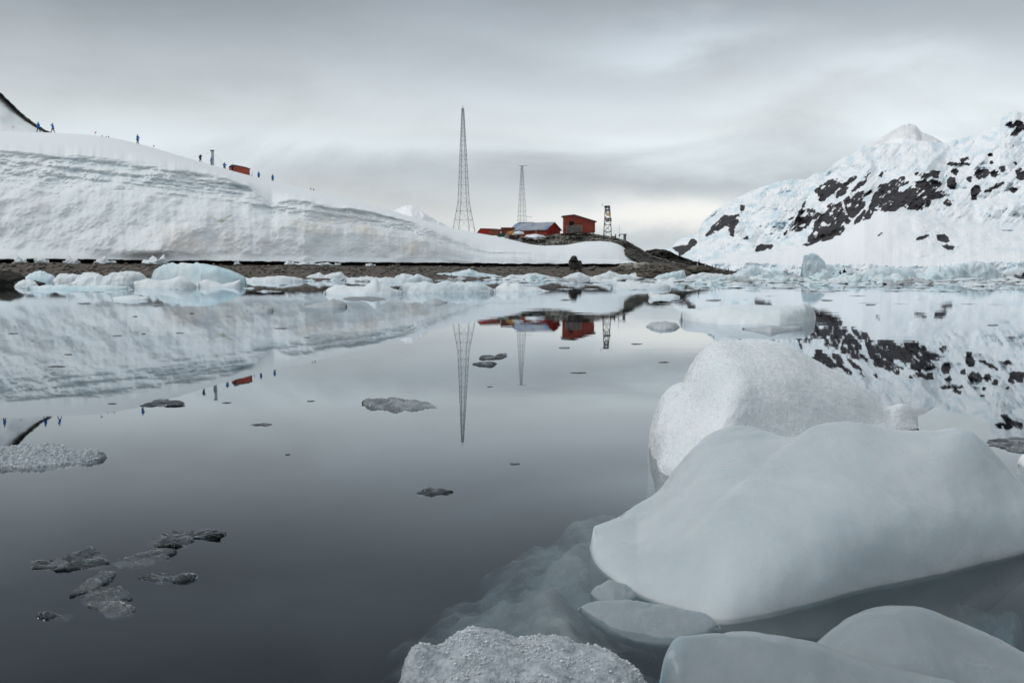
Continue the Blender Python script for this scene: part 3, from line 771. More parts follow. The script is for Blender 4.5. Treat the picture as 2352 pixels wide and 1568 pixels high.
def cross(curves, m):
    """closed Catmull-Rom round the section: curves [k, n, 3] -> [m, n, 3]"""
    C = np.asarray(curves); k = len(C)
    u = np.linspace(0, k, m, endpoint=False); i = u.astype(int) % k; f = (u - np.floor(u))[:, None, None]
    p0 = C[(i - 1) % k]; p1 = C[i]; p2 = C[(i + 1) % k]; p3 = C[(i + 2) % k]
    return 0.5 * (2 * p1 + (p2 - p0) * f + (2 * p0 - 5 * p1 + 4 * p2 - p3) * f ** 2 + (3 * p1 - p0 - 3 * p2 + p3) * f ** 3)
def loft_obj(name, curves, m, mat, disp=None, ends=True, parent=None, taper=0.03):
    G = cross(curves, m)                                     # [m, n, 3]
    ef = np.ones(G.shape[1])
    if ends:                                                 # draw the end sections together
        n = G.shape[1]; k_ = max(2, int(n * taper))
        for side in (0, 1):
            for j in range(k_):
                idx = j if side == 0 else n - 1 - j
                ef[idx] = j / k_
                c = G[:, idx].mean(0); c[2] = min(c[2], 0.0)
                G[:, idx] = c + (G[:, idx] - c) * max(0.02, math.sqrt(1 - (1 - j / k_) ** 2))
    if disp is not None:
        m_, n_, _ = G.shape
        du = np.roll(G, -1, 0) - np.roll(G, 1, 0); dv = np.gradient(G, axis=1)
        N = np.cross(dv, du); N /= (np.linalg.norm(N, axis=-1, keepdims=True) + 1e-9)
        cen = G.mean(axis=(0, 1)); sgn = np.sign(((G - cen) * N).sum(-1).mean()); N = N * (sgn if sgn else 1)
        G = G + N * (disp(G) * ef[None, :])[..., None]
    m_, n_, _ = G.shape
    P = G.transpose(1, 0, 2)                                 # [n, m, 3]
    V = P.reshape(-1, 3); Q = gridq(n_, m_, wrap=True)
    me = fast_mesh(name, V, Q)
    bm = bmesh.new(); bm.from_mesh(me); bm.verts.ensure_lookup_table()
    for base in (0, (n_ - 1) * m_):
        try: bm.faces.new([bm.verts[base + j] for j in range(m_)])
        except ValueError: pass
    bmesh.ops.recalc_face_normals(bm, faces=bm.faces); bm.to_mesh(me); bm.free()
    o = link(name, me, mat, parent)
    if parent is None:
        c = V.mean(0); c[2] = 0; offset_origin(o, c)
    return o

def ridge_ice(name, label, cat, top, yfront, depth, mat, n=90, m=28, nz=0.04, nscale=2.0, fine=0.0, keel=0.35, mid=None, group=None, ystep=0.0, lean=0.5, seed=0, zmin=0.012, taper=0.03):
    """a lump of ice whose skyline runs through `top` (grid x, y), whose front waterline is at grid row(s) yfront"""
    top = np.array(top, float); xs = np.linspace(top[0, 0], top[-1, 0], n)
    yt = np.interp(xs, top[:, 0], top[:, 1])
    k = max(3, n // 40); yt = np.convolve(np.pad(yt, k, 'edge'), np.ones(2 * k + 1) / (2 * k + 1), 'valid')
    if ystep: yt = yt + ystep * fbm(np.stack([xs * 8.0 / (top[-1, 0] - top[0, 0]), xs * 0 + seed, xs * 0], -1), 4)
    yf = interp(xs, yfront) if isinstance(yfront, list) else yfront + 0 * xs
    e = np.sin(np.linspace(0.02, math.pi - 0.02, n)) ** 0.45    # plan outline closes towards the ends
    Fp = onz(xs, yf); Yf = Fp[:, 1].mean()
    yb = Fp[:, 1] + depth * e
    yf_ = Fp[:, 1] + depth * (1 - e) * 0.5
    Fp = np.stack([Fp[:, 0] / Fp[:, 1] * yf_, yf_, 0 * yf_], -1)
    yc_ = yf_ + (yb - yf_) * lean
    C = at(xs, yt, yc_)
    C[:, 2] = np.maximum(C[:, 2], zmin * np.minimum(1, e * 1.4))
    hgt = C[:, 2]
    yb = yc_ + np.minimum(yb - yc_, np.maximum(0.75 * hgt * yc_ / CAM_H, 0.01))
    M = Fp * 0.6 + C * 0.4; M[:, 2] = hgt * 0.66
    Kb = np.stack([C[:, 0] * yb / yc_, yb, hgt * 0.05], -1)
    K2 = (C + Kb) * 0.5; K2[:, 2] = hgt * 0.72
    d = -keel * e
    U1 = Fp + np.array([0, -0.02, 0]) * depth; U1[:, 2] = d * 0.35
    U2 = (Fp + Kb) / 2; U2[:, 2] = d
    U3 = Kb.copy(); U3[:, 2] = d * 0.35
    sc = np.array([seed * 3.1, seed * 1.7, 0])
    f = lambda G: nz * fbm(G * nscale + sc, 4, 0.5) + (fine * fbm(G * nscale * 6 + sc, 3, 0.6) if fine else 0)
    o = loft_obj(name, [Fp, M, C, K2, Kb, U3, U2, U1], m, mat, f, taper=taper)
    return tag(o, label, cat, group)

def slab(name, label, cat, poly, top, bot, mat, n=96, nz=0.01, nscale=6.0, group=None, rim=0.06, seed=0, fine=0.0, grow=0.12, parent=None, ragged=0.05, dome=False):
    """low piece whose outline `poly` (grid x, y) lies on the water"""
    w = np.array([onz(x, y, top * 0.5 if top < 0 else 0.0) for x, y in poly])
    c = resample(np.vstack([w, w[:1]]), n + 1)[:-1]
    cen = c.mean(0)
    size = np.ptp(c[:, 0]) * 0.5
    ang = np.arange(n) / n * 2 * math.pi
    prof = [(1.0 + grow, bot), (1.0 + grow * 0.4, bot * 0.4), (1.0, 0.0), (0.96, top * 0.3), (0.9, top * 0.55), (0.8, top * 0.8), (0.65, top * 0.95), (0.45, top), (0.2, top), (0.03, top)] if dome else [(1.0 + grow, bot), (1.0 + grow * 0.6, bot * 0.6 + top * 0.4), (1.0, 0.35 * top + 0.1 * bot), (1 - rim * 0.5, top * 0.72), (1 - rim * 1.3, top * 0.9), (1 - rim * 3, top), (0.62, top), (0.4, top), (0.2, top), (0.03, top)]
    rows = []
    for r_, z in prof:
        p = cen + (c - cen) * r_; p[:, 2] = z; rows.append(p)
    G = np.array(rows)
    sc = np.array([seed * 2.3, seed * 5.1, 0])
    G[..., 2] += nz * fbm(G * nscale + sc, 4, 0.55) * np.array([0.5, 1, 1] + [1.0] * 7)[:, None] + (fine * fbm(G * nscale * 7 + sc, 3, 0.6))
    rad = (c - cen) / (np.linalg.norm(c - cen, axis=1, keepdims=True) + 1e-9)
    rg_ = ragged * size * fbm(c * (3.5 / size) + sc + 7, 5, 0.6)
    G = G + (rad * rg_[:, None] * np.array([1, 0.45, 0]))[None] * np.array([r_ for r_, _ in prof])[:, None, None]
    V = G.reshape(-1, 3)
    me = fast_mesh(name, V, gridq(len(prof), n, wrap=True))
    bm = bmesh.new(); bm.from_mesh(me); bm.verts.ensure_lookup_table()
    for base in (0, (len(prof) - 1) * n):
        try: bm.faces.new([bm.verts[base + j] for j in range(n)])
        except ValueError: pass
    bmesh.ops.recalc_face_normals(bm, faces=bm.faces); bm.to_mesh(me); bm.free()
    o = link(name, me, mat, parent)
    if parent is None: offset_origin(o, (cen[0], cen[1], 0))
    return tag(o, label, cat, group)

I_GRAIN = pbr('ice_grain', (0.56, 0.60, 0.63), 0.3, 0.6, var=0.3, vscale=40)
def crystals(o, n, r0, r1, seed, zmin=0.01, bias=None, mat=None):
    """loose melt crystals frozen to the surface: part of the same mesh"""
    me = o.data; rs = np.random.RandomState(seed)
    nv = len(me.vertices); co = np.empty(nv * 3, np.float32); me.vertices.foreach_get('co', co); co = co.reshape(-1, 3)
    ok = np.array([i for i, p in enumerate(me.polygons) if p.center.z > zmin and p.normal.z > -0.3 and len(p.vertices) == 4])
    ar = np.array([me.polygons[int(i)].area for i in ok]); wgt_ = ar.copy()
    if bias is not None: wgt_ = wgt_ * np.array([bias(me.polygons[int(i)].center) for i in ok])
    pick = rs.choice(ok, n, p=wgt_ / wgt_.sum())
    ico = bmesh.new(); bmesh.ops.create_icosphere(ico, subdivisions=1, radius=1.0)
    iv = np.array([v.co[:] for v in ico.verts]); iq = [[v.index for v in f.verts] for f in ico.faces]; ico.free()
    bm = bmesh.new(); bm.from_mesh(me)
    if mat: mi = 0
    else:
        me.materials.append(I_GRAIN); mi = len(me.materials) - 1
    for f_ in pick:
        p = me.polygons[int(f_)]; vs = [co[v] for v in p.vertices]; w_ = rs.dirichlet([1] * 4)
        c = sum(a * b_ for a, b_ in zip(vs, w_)) + np.array(p.normal) * r0 * 0.3
        r_ = r0 + (r1 - r0) * rs.rand() ** 3
        vv = iv * (1 + rs.uniform(-.35, .35, (len(iv), 1))) * rs.uniform(.6, 1.5, 3) * r_ + c
        bvs = [bm.verts.new(v) for v in vv]
        for q in iq:
            f = bm.faces.new([bvs[k] for k in q]); f.material_index = mi; f.smooth = False
    bm.to_mesh(me); bm.free()
# ------------------------------------------------------------------ the big smooth block in front
n = 260
Fpx = [(1353, 1262), (1372, 1300), (1430, 1345), (1500, 1380), (1580, 1408), (1645, 1426), (1720, 1420), (1850, 1390), (2000, 1352), (2200, 1308), (2352, 1272), (2520, 1238)]
Fc = resample([onz(x, y) for x, y in Fpx], n)
Cpx = [(1362, 1248, 2.42), (1398, 1213, 2.50), (1450, 1163, 2.60), (1503, 1126, 2.68), (1548, 1070, 2.76), (1602, 1012, 2.84), (1662, 975, 2.90), (1720, 965, 2.88),
       (1766, 976, 2.80), (1812, 990, 2.70), (1850, 977, 2.62), (1905, 962, 2.60), (1975, 963, 2.58), (2060, 980, 2.58), (2140, 985, 2.58), (2195, 981, 2.56), (2240, 991, 2.54),
       (2292, 1042, 2.52), (2352, 1112, 2.50), (2430, 1180, 2.46), (2520, 1225, 2.42)]
C0 = np.array([at(*p) for p in Cpx])
cx = np.array([p[0] for p in Cpx], float)
xf = np.interp(np.linspace(0, len(Fpx) - 1, n), np.arange(len(Fpx)), [p[0] for p in Fpx])
xc = 1353 + (xf - 1353) * 1.0
Cc = np.stack([np.interp(np.clip(xc, cx[0], cx[-1]), np.interp(np.linspace(0, len(cx) - 1, 2000), np.arange(len(cx)), cx), resample(C0, 2000)[:, j]) for j in range(3)], -1)
wgt = np.linspace(0, 1, n)[:, None]
def cvn(a, k):
    for _ in range(2): a = np.stack([np.convolve(np.pad(a[:, j], k, 'edge'), np.ones(2 * k + 1) / (2 * k + 1), 'valid') for j in range(3)], -1)
    return a
Cs = cvn(Cc, 26); Cs[:, 2] = np.minimum(Cs[:, 2], Cc[:, 2] + 0.02)
M1 = Fc * 0.86 + Cs * 0.14; M1[:, 2] = Cs[:, 2] * (0.34 + 0.10 * wgt[:, 0])
M2 = Fc * 0.55 + Cs * 0.45; M2[:, 2] = Cs[:, 2] * (0.70 + 0.06 * wgt[:, 0])
M3 = Fc * 0.2 + cvn(Cc, 8) * 0.8; M3[:, 2] = cvn(Cc, 8)[:, 2] * 0.95
bk = np.clip(Cc[:, 2] / 0.2, 0.02, 1)
K1 = Cc.copy(); K1[:, 1] += 0.12 * bk; K1[:, 2] = Cc[:, 2] * 0.80
K2 = Cc.copy(); K2[:, 1] += 0.28 * bk; K2[:, 2] = 0.0
tipw = sm(np.linspace(0, 1, n) / 0.07)[:, None]
for a_ in (M1, M2, M3, Cc, K1, K2): a_[:] = Fc * (1 - tipw) + a_ * tipw
lift = sm(np.linspace(0, 1, n) / 0.05)
for a_, h_ in ((M1, 0.018), (M2, 0.034), (M3, 0.038), (Cc, 0.026)): a_[:, 2] = np.maximum(a_[:, 2], h_ * lift)
U3 = K2 + np.array([0, 0.02, -0.2]); U2 = (Fc + K2) / 2 + np.array([0, 0, -0.34])
U1 = Fc + np.array([0, 0.16, -0.18]); U0 = Fc + np.array([0, 0.035, -0.035])
def dA(G):
    low = sm(1 - G[..., 2] / 0.25)
    crease = G[..., 0] * 0.9 - (G[..., 1] - 2.55) * 0.75 - 0.62
    tip = sm((G[..., 0] - 0.17) / 0.16)
    return tip * _dA(G, crease)
def _dA(G, crease):
    return 0.006 * fbm(G * 3.0 + 4, 3, 0.45) - 0.0045 * np.clip(fbm(G * 2.2 + 33, 2, 0.5, ridged=True), 0, 1) - 0.0016 * np.abs(fbm(G * 11 + 3, 2, 0.5)) + 0.0016 * fbm(G * 16, 3, 0.5) - 0.010 * sm(0.5 - crease * 12) * sm((G[..., 2] - 0.02) / 0.08)
A = loft_obj('ice_block', [Fc, M1, M2, M3, Cc, K1, K2, U3, U2, U1, U0], 132, I_SMOOTH, dA, taper=0.012)
tag(A, 'large smooth grey-white ice block filling the lower right, nearest big block to the camera', 'ice block')

# ------------------------------------------------------------------ the rough crystalline block behind it
Fpx = [(1507, 1064), (1520, 1082), (1560, 1100), (1640, 1112), (1740, 1105), (1850, 1085), (1950, 1055), (2040, 1015), (2112, 984)]
Fc = resample([onz(x, y) for x, y in Fpx], n)
Cpx = [(1506, 1010, 3.48), (1509, 965, 3.52), (1530, 908, 3.60), (1560, 884, 3.66), (1578, 880, 3.70), (1592, 838, 3.76), (1614, 800, 3.82), (1640, 783, 3.86), (1672, 779, 3.88), (1702, 779, 3.90),
       (1760, 784, 3.95), (1820, 800, 4.0), (1870, 828, 4.03), (1930, 862, 4.08), (1990, 897, 4.14), (2022, 926, 4.18), (2040, 938, 4.20), (2075, 929, 4.25), (2103, 940, 4.30), (2110, 968, 4.32)]
Cc = resample([at(*p) for p in Cpx], n)
Mpx = [(1511, 1045, 3.46), (1530, 1005, 3.42), (1580, 960, 3.36), (1640, 925, 3.30), (1690, 900, 3.30), (1760, 890, 3.42), (1840, 905, 3.55), (1930, 935, 3.72), (2020, 965, 3.96), (2075, 962, 4.10), (2111, 976, 4.22)]
Mc = resample([at(*p) for p in Mpx], n)
M1 = Fc * 0.55 + Mc * 0.45 + np.array([0, -0.02, 0])
M3 = Mc * 0.45 + Cc * 0.55 + np.array([0, 0, 0.02])
bk = np.clip(Cc[:, 2] / 0.25, 0.02, 1)
K1 = Cc.copy(); K1[:, 1] += 0.18 * bk; K1[:, 2] = Cc[:, 2] * 0.78
K2 = Cc.copy(); K2[:, 1] += 0.42 * bk; K2[:, 2] = 0
U3 = K2 + np.array([0, 0, -0.2]); U2 = (Fc + K2) / 2 + np.array([0, 0, -0.4]); U1 = Fc + np.array([0, 0.04, -0.12])
def dB(G):
    return 0.009 * fbm(G * 3.2 + 14, 3, 0.45) + 0.0025 * fbm(G * 13, 3, 0.6) + 0.0016 * fbm(G * 60, 3, 0.7)
B = loft_obj('ice_block', [Fc, M1, Mc, M3, Cc, K1, K2, U3, U2, U1], 300, I_CRYST, dB)
crystals(B, 1600, 0.0008, 0.0024, 4, mat=1, bias=lambda c: 0.25 + 1.5 * (perlin(np.array([c.x * 3, c.y * 3, c.z * 5.0])) > 0.05) + 1.2 * (c.z > 0.27))
tag(B, 'rough sugary white ice block with a tall peak, behind the large smooth block', 'ice block')

# ------------------------------------------------------------------ near ice along the bottom edge
C_ = ridge_ice('ice_block', 'coarse granular ice lump cut by the bottom edge, left of the smooth lobes', 'ice', [(895, 1600), (915, 1560), (940, 1498), (960, 1486), (985, 1492), (1005, 1500), (1030, 1484), (1062, 1462), (1090, 1455), (1125, 1456), (1165, 1468), (1200, 1477),
           (1240, 1474), (1290, 1474), (1320, 1490), (1360, 1490), (1400, 1502), (1440, 1524), (1475, 1552), (1500, 1590)], 1760, 0.42, I_ROUGHN, n=340, m=180, nz=0.005, nscale=13, fine=0.0016, keel=0.14, ystep=2.0)
crystals(C_, 6500, 0.0008, 0.0028, 6, zmin=0.0, bias=lambda c: 0.3 + 2.0 * (perlin(np.array([c.x * 14, c.y * 14, c.z * 14.0])) > 0.0))
ridge_ice('ice_block', 'smooth rounded ice lobe at the bottom edge, right of the granular lump', 'ice', [(1500, 1590), (1508, 1500), (1515, 1482), (1545, 1472), (1620, 1466), (1700, 1467), (1790, 1472), (1870, 1485), (1940, 1508), (2010, 1528), (2100, 1548), (2200, 1575), (2300, 1610)], 1800, 0.45, I_DIMMED, n=200, m=90, nz=0.006, nscale=6, fine=0.0006, keel=0.16, seed=3, taper=0.08)
ridge_ice('ice_block', 'smooth humped ice lobe in the bottom right corner', 'ice', [(1790, 1575), (1850, 1500), (1900, 1448), (1960, 1415), (2020, 1402), (2070, 1400), (2120, 1406), (2180, 1430), (2250, 1458), (2352, 1500), (2480, 1560), (2560, 1640)], 1655, 0.42, I_DIMMED, n=200, m=90, nz=0.006, nscale=6, fine=0.0006, keel=0.16, seed=5, taper=0.10)
ridge_ice('ice_floe', 'flat milky ice lobe awash at the foot of the large smooth block', 'ice floe', [(1326, 1418), (1345, 1402), (1380, 1390), (1430, 1384), (1500, 1390), (1560, 1408), (1610, 1428), (1645, 1446), (1656, 1462)], [(1326, 1424), (1400, 1444), (1460, 1457), (1560, 1470), (1656, 1470)], 0.22, I_DIMMED, n=140, m=60, nz=0.004, nscale=12, fine=0.0008, keel=0.05, seed=17, taper=0.12, lean=0.62)
ridge_ice('ice_shard', 'small domed wet ice lump between the milky lobe and the large smooth block', 'ice', [(1354, 1368), (1372, 1348), (1400, 1336), (1436, 1344), (1456, 1360), (1464, 1374)], [(1354, 1378), (1410, 1388), (1464, 1386)], 0.12, I_DIMMED, n=90, m=44, nz=0.004, nscale=16, keel=0.05, seed=18, taper=0.12, lean=0.6)
# submerged shelves, seen through the water
def shelf(label, poly, ztop, mat, soft, nz, seed):
    w = np.array([onz(x, y, ztop)[:2] for x, y in poly])
    x0, y0_ = w.min(0) - soft * 1.6; x1, y1_ = w.max(0) + soft * 1.6
    nx, ny = 200, 200
    gx, gy = np.meshgrid(np.linspace(x0, x1, nx), np.linspace(y0_, y1_, ny))
    q = np.stack([gx, gy, gx * 0], -1)
    s_ = sdist(gx + 0.07 * fbm(q * 4 + seed, 4), gy + 0.07 * fbm(q * 4 + seed + 9, 4), [tuple(p) for p in w])
    z = ztop + nz * fbm(q * 5 + seed, 5, 0.62) - 0.55 * sm((0.01 - s_) / (soft * 1.4)) - 0.05 * (1 - sm(s_ / 0.2))
    P_ = np.stack([gx, gy, z], -1)
    Q = gridq(ny, nx); zz = z.reshape(-1)
    Q = Q[(zz[Q] > ztop - 0.52).any(1)][:, ::-1]
    thin = np.clip(sm((s_ + 0.16 + 0.10 * fbm(q * 9 + seed, 4, 0.6)) / 0.34), 0, 1).reshape(-1)
    bot = P_.reshape(-1, 3).copy(); bot[:, 2] = ztop - 0.7; nv = len(bot)
    V = np.vstack([P_.reshape(-1, 3), bot])
    o = link('submerged_ice', fast_mesh('submerged_ice', V, np.vstack([Q, Q[:, ::-1] + nv]), {'solid': np.concatenate([thin, thin])}), mat)
    c = V[np.unique(Q)].mean(0); offset_origin(o, (c[0], c[1], 0))
    return tag(o, label, 'submerged ice')
shelf('pale green underwater ice shelf spreading left from the large smooth block', [(900, 1640), (960, 1540), (1035, 1440), (1065, 1370), (1150, 1310), (1230, 1250), (1300, 1200), (1370, 1160), (1450, 1240), (1560, 1300), (1500, 1420), (1450, 1470), (1460, 1540), (1500, 1640), (1300, 1760), (1050, 1760)], -0.06, I_SUB, 0.42, 0.035, 2)
shelf('darker green underwater ice foot between the large block and the bottom lobes', [(1440, 1480), (1500, 1420), (1650, 1420), (1850, 1380), (2050, 1330), (2280, 1290), (2330, 1340), (2310, 1450), (2300, 1560), (2100, 1650), (1800, 1680), (1500, 1660)], -0.14, I_SUBD, 0.06, 0.05, 6)

# ------------------------------------------------------------------ named floes, near to far
L_ = ridge_ice('ice_floe', 'frosted white and grey floe entering at the left edge', 'ice floe', [(-60, 1045), (-20, 1030), (20, 1028), (60, 1026), (100, 1022), (128, 1024), (160, 1034), (200, 1034), (235, 1038), (248, 1050)], [(-60, 1078), (0, 1076), (100, 1070), (248, 1062)], 0.32, I_ROUGHN, n=180, m=70, nz=0.012, nscale=9, fine=0.006, keel=0.06, seed=12, lean=0.55)
crystals(L_, 900, 0.0015, 0.005, 7, zmin=0.0)
G_ = ridge_ice('ice_floe', 'glassy grey floe with a raised left end, alone in the calm middle water', 'ice floe', [(829, 925), (836, 913), (852, 911), (868, 915), (885, 918), (900, 912), (915, 914), (930, 920), (955, 921), (975, 926), (990, 930), (1003, 936)], [(829, 932), (880, 940), (1003, 942)], 0.34, I_MILKY, n=160, m=60, nz=0.012, nscale=10, fine=0.004, keel=0.05, seed=13, lean=0.6)
def sliver(label, poly, mat=I_DARK, top=0.003, bot=-0.006, nz=0.0085, nscale=15, seed=0, fine=0.0012, name='ice_shard', cat='ice', group=None):
    return slab(name, label, cat, poly, top, bot, mat, n=140, nz=nz, nscale=nscale, seed=seed, fine=fine, grow=0.02, group=group, ragged=0.26, rim=0.04, dome=True)
def lens(x0, x1, y0, y1, k=0):
    xm = (x0 + x1) / 2; ym = (y0 + y1) / 2; w = x1 - x0; r = random.Random(int(x0 * 7 + k)).uniform
    return [(x0, ym + r(-.2, .3) * (y1 - y0)), (x0 + w * r(.15, .3), y0 + (y1 - y0) * r(0, .35)), (xm + w * r(-.1, .1), y0), (x1 - w * r(.15, .3), y0 + (y1 - y0) * r(0, .4)), (x1, ym + r(-.2, .3) * (y1 - y0)), (x1 - w * r(.2, .35), y1 - (y1 - y0) * r(0, .3)), (xm + w * r(-.1, .1), y1), (x0 + w * r(.15, .3), y1 - (y1 - y0) * r(0, .3))]
sliver('dark glassy shard floating below the tall mast\'s reflection', [(972, 1130), (985, 1122), (1005, 1121), (1030, 1124), (1038, 1130), (1015, 1134), (998, 1137), (982, 1136)], top=0.006, seed=1)
sliver('tiny pointed dark ice chip left of the dark glassy shard', [(955, 1132), (962, 1127), (972, 1131), (966, 1137)], top=0.003, seed=2)
sliver('wavy clear ice skin with a dark hump, upper right piece of the lower left patch', [(340, 1245), (375, 1222), (430, 1224), (475, 1215), (512, 1222), (505, 1233), (450, 1238), (430, 1252), (370, 1254)], I_DARK, seed=3)
sliver('mottled clear ice piece with a brown speck, middle of the lower left patch', [(262, 1290), (300, 1278), (340, 1265), (385, 1262), (400, 1270), (350, 1290), (310, 1302)], I_CLEAR, seed=4)
sliver('ragged dark clear ice strip at the far left of the lower left patch', [(75, 1292), (120, 1285), (165, 1270), (205, 1260), (230, 1275), (244, 1298), (190, 1305), (130, 1310), (85, 1304)], I_DARK, seed=5)
sliver('slanting ribbed clear ice strip in the lower left patch', [(160, 1370), (200, 1335), (220, 1320), (260, 1312), (262, 1325), (225, 1350), (190, 1362)], I_CLEAR, seed=6)
sliver('smooth clear ice flake, lowest large piece of the lower left patch', [(190, 1375), (220, 1350), (270, 1348), (303, 1362), (285, 1385), (312, 1403), (260, 1415), (225, 1400)], I_CLEAR, seed=7)
sliver('narrow curved ice rind right of the lower left patch', [(316, 1328), (345, 1315), (385, 1320), (425, 1330), (448, 1324), (420, 1336), (350, 1334)], I_DARK, seed=8)
sliver('pair of short faint ice rinds at the bottom left', [(88, 1412), (110, 1409), (140, 1409), (168, 1404), (150, 1413), (105, 1417)], I_DARK, seed=9)
sliver('dark humped shard below the hikers\' reflections', [(325, 932), (345, 926), (362, 918), (392, 918), (424, 925), (415, 932), (370, 933)], I_DARK, 0.006, seed=10)
sliver('upper of two dark rounded ice slivers right of the tall mast reflection', [(1100, 822), (1115, 818), (1140, 818), (1162, 813), (1160, 821), (1135, 825), (1108, 826)], I_DARK, 0.012, seed=11)
sliver('lower, knobbly sliver of the two right of the tall mast reflection', [(1088, 836), (1105, 833), (1120, 833), (1137, 836), (1125, 842), (1100, 840)], I_DARK, 0.012, seed=12)
sliver('small grey ice disc left of the flat white berg', [(1490, 750), (1505, 746), (1530, 745), (1557, 750), (1545, 756), (1510, 757)], I_GREY, 0.05, -0.05, seed=13)
ridge_ice('ice_floe', 'pale pinkish ice strip lying in front of the flat white berg', 'ice floe', [(1704, 752), (1730, 751), (1755, 750), (1770, 747), (1790, 750), (1815, 750), (1844, 751)], [(1704, 757), (1770, 763), (1844, 757)], 0.5, I_GREY, n=90, nz=0.01, keel=0.05, seed=20)
sliver('flat clear grey ice plate at the right edge beside the large smooth block', [(2258, 1014), (2290, 1008), (2352, 1006), (2420, 1020), (2380, 1042), (2320, 1036)], I_CLEAR, 0.006, seed=15)
ridge_ice('ice_floe', 'small white ice knob cut by the right edge just below the clear grey plate', 'ice floe', [(2338, 1062), (2345, 1046), (2360, 1036), (2385, 1032), (2420, 1040), (2440, 1060)], 1074, 0.2, I_CRYST, n=80, m=40, nz=0.01, nscale=9, keel=0.08, seed=27)
ridge_ice('ice_floe', 'smooth low white berg with a small right lobe, in the middle distance at right', 'ice floe',
          [(1559, 724), (1563, 715), (1580, 710), (1610, 709), (1640, 705), (1672, 700), (1695, 701), (1725, 703), (1790, 702), (1830, 700), (1850, 703), (1868, 707), (1877, 716), (1874, 725)],
          [(1559, 738), (1650, 745), (1790, 746), (1850, 744), (1874, 738)], 1.5, I_FLOE, n=160, m=60, nz=0.02, nscale=2.2, keel=0.3, lean=0.55, seed=21)
ridge_ice('ice_floe', 'low grey mound floating left of the mast reflections, nearest of the left floes', 'ice floe', [(566, 713), (577, 708), (592, 703), (605, 702), (618, 704), (628, 708), (628, 714)], 716, 0.9, I_GREY, n=90, nz=0.02, nscale=3, keel=0.1, seed=22, ystep=1.5)
ridge_ice('ice_floe', 'white floe with a low left tail, below the long berg left of centre', 'ice floe', [(697, 703), (715, 701), (728, 697), (745, 695), (765, 684), (790, 692), (798, 700)], 706, 1.1, I_GREY, n=90, nz=0.02, keel=0.1, seed=23, ystep=1.5)
ridge_ice('ice_floe', 'small pointed grey floe under the long berg near the tall mast', 'ice floe', [(972, 694), (985, 690), (998, 683), (1015, 687), (1028, 692)], 696, 0.9, I_GREY, n=70, nz=0.02, keel=0.1, seed=24)
ridge_ice('ice_floe', 'small lumpy white floe in front of the bergs near the left edge', 'ice floe', [(256, 686), (275, 682), (300, 679), (320, 680), (340, 682), (342, 688)], 689, 1.0, I_FLOE, n=80, nz=0.03, keel=0.1, seed=25, ystep=1.5)

# blue berg and its companions near the left shore
ridge_ice('iceberg', 'long rounded pale blue berg aground before the beach, the bluest on the left', 'iceberg',
          [(346, 642), (350, 625), (360, 615), (380, 607), (410, 604), (440, 603), (470, 606), (500, 611), (530, 620), (545, 626), (556, 634), (566, 640), (568, 648)],
          [(346, 651), (460, 655), (568, 655)], 2.6, I_BLUE, n=160, m=60, nz=0.08, nscale=0.8, keel=0.6, seed=30)
ridge_ice('iceberg', 'smooth white hump of ice leaning in front of the blue berg\'s left half', 'iceberg',
          [(296, 655), (310, 645), (340, 641), (370, 645), (395, 640), (412, 635), (428, 638), (440, 646), (454, 656)], 661, 1.5, I_FLOE, n=120, m=44, nz=0.05, nscale=1.4, keel=0.4, seed=31)
ridge_ice('iceberg', 'low white hump of ice in front of the blue berg\'s right half', 'iceberg',
          [(454, 654), (460, 645), (475, 640), (492, 645), (512, 652), (535, 647), (553, 641), (556, 650)], 659, 1.3, I_FLOE, n=110, m=40, nz=0.04, nscale=1.4, keel=0.4, seed=32)
ridge_ice('iceberg', 'jagged translucent white berg left of the blue berg', 'iceberg',
          [(155, 655), (175, 640), (195, 628), (205, 623), (225, 628), (240, 634), (256, 626), (275, 632), (292, 637), (310, 652)], 662, 1.6, I_FLOE, n=140, m=44, nz=0.11, nscale=1.6, fine=0.02, keel=0.4, seed=33, ystep=1.8)
ridge_ice('iceberg', 'tall narrow ice slab standing behind the jagged berg', 'iceberg', [(238, 650), (250, 630), (270, 626), (290, 624), (310, 623), (328, 628), (340, 640)], 652, 1.2, I_FLOE, n=100, m=36, nz=0.08, nscale=1.4, keel=0.4, seed=34, ystep=2)
ridge_ice('iceberg', 'white wedge of ice with a sloping top between the dark boulder and the jagged berg', 'iceberg', [(52, 642), (66, 632), (80, 624), (92, 622), (108, 628), (125, 636), (135, 645)], 652, 1.3, I_BLUE, n=100, m=36, nz=0.07, nscale=1.4, keel=0.4, seed=35, ystep=2)
ridge_ice('iceberg', 'lumpy white ice between the sloping wedge and the jagged berg', 'iceberg', [(118, 648), (135, 632), (160, 629), (180, 628), (200, 632), (215, 642)], 653, 1.3, I_FLOE, n=100, m=36, nz=0.09, nscale=1.5, keel=0.4, seed=36, ystep=1.8)
ridge_ice('iceberg', 'small pointed ice lump in front of the dark boulder', 'iceberg', [(32, 657), (40, 648), (55, 643), (72, 641), (84, 652), (88, 657)], 659, 0.8, I_FLOE, n=80, m=30, nz=0.05, nscale=2, keel=0.3, seed=37, ystep=2)
ridge_ice('iceberg', 'flat skirt of pale ice at the foot of the jagged berg', 'iceberg', [(60, 657), (110, 655), (150, 654), (200, 656), (250, 655), (300, 658)], 664, 1.0, I_BLUE, n=110, m=26, nz=0.03, nscale=2, keel=0.2, seed=38, ystep=2)
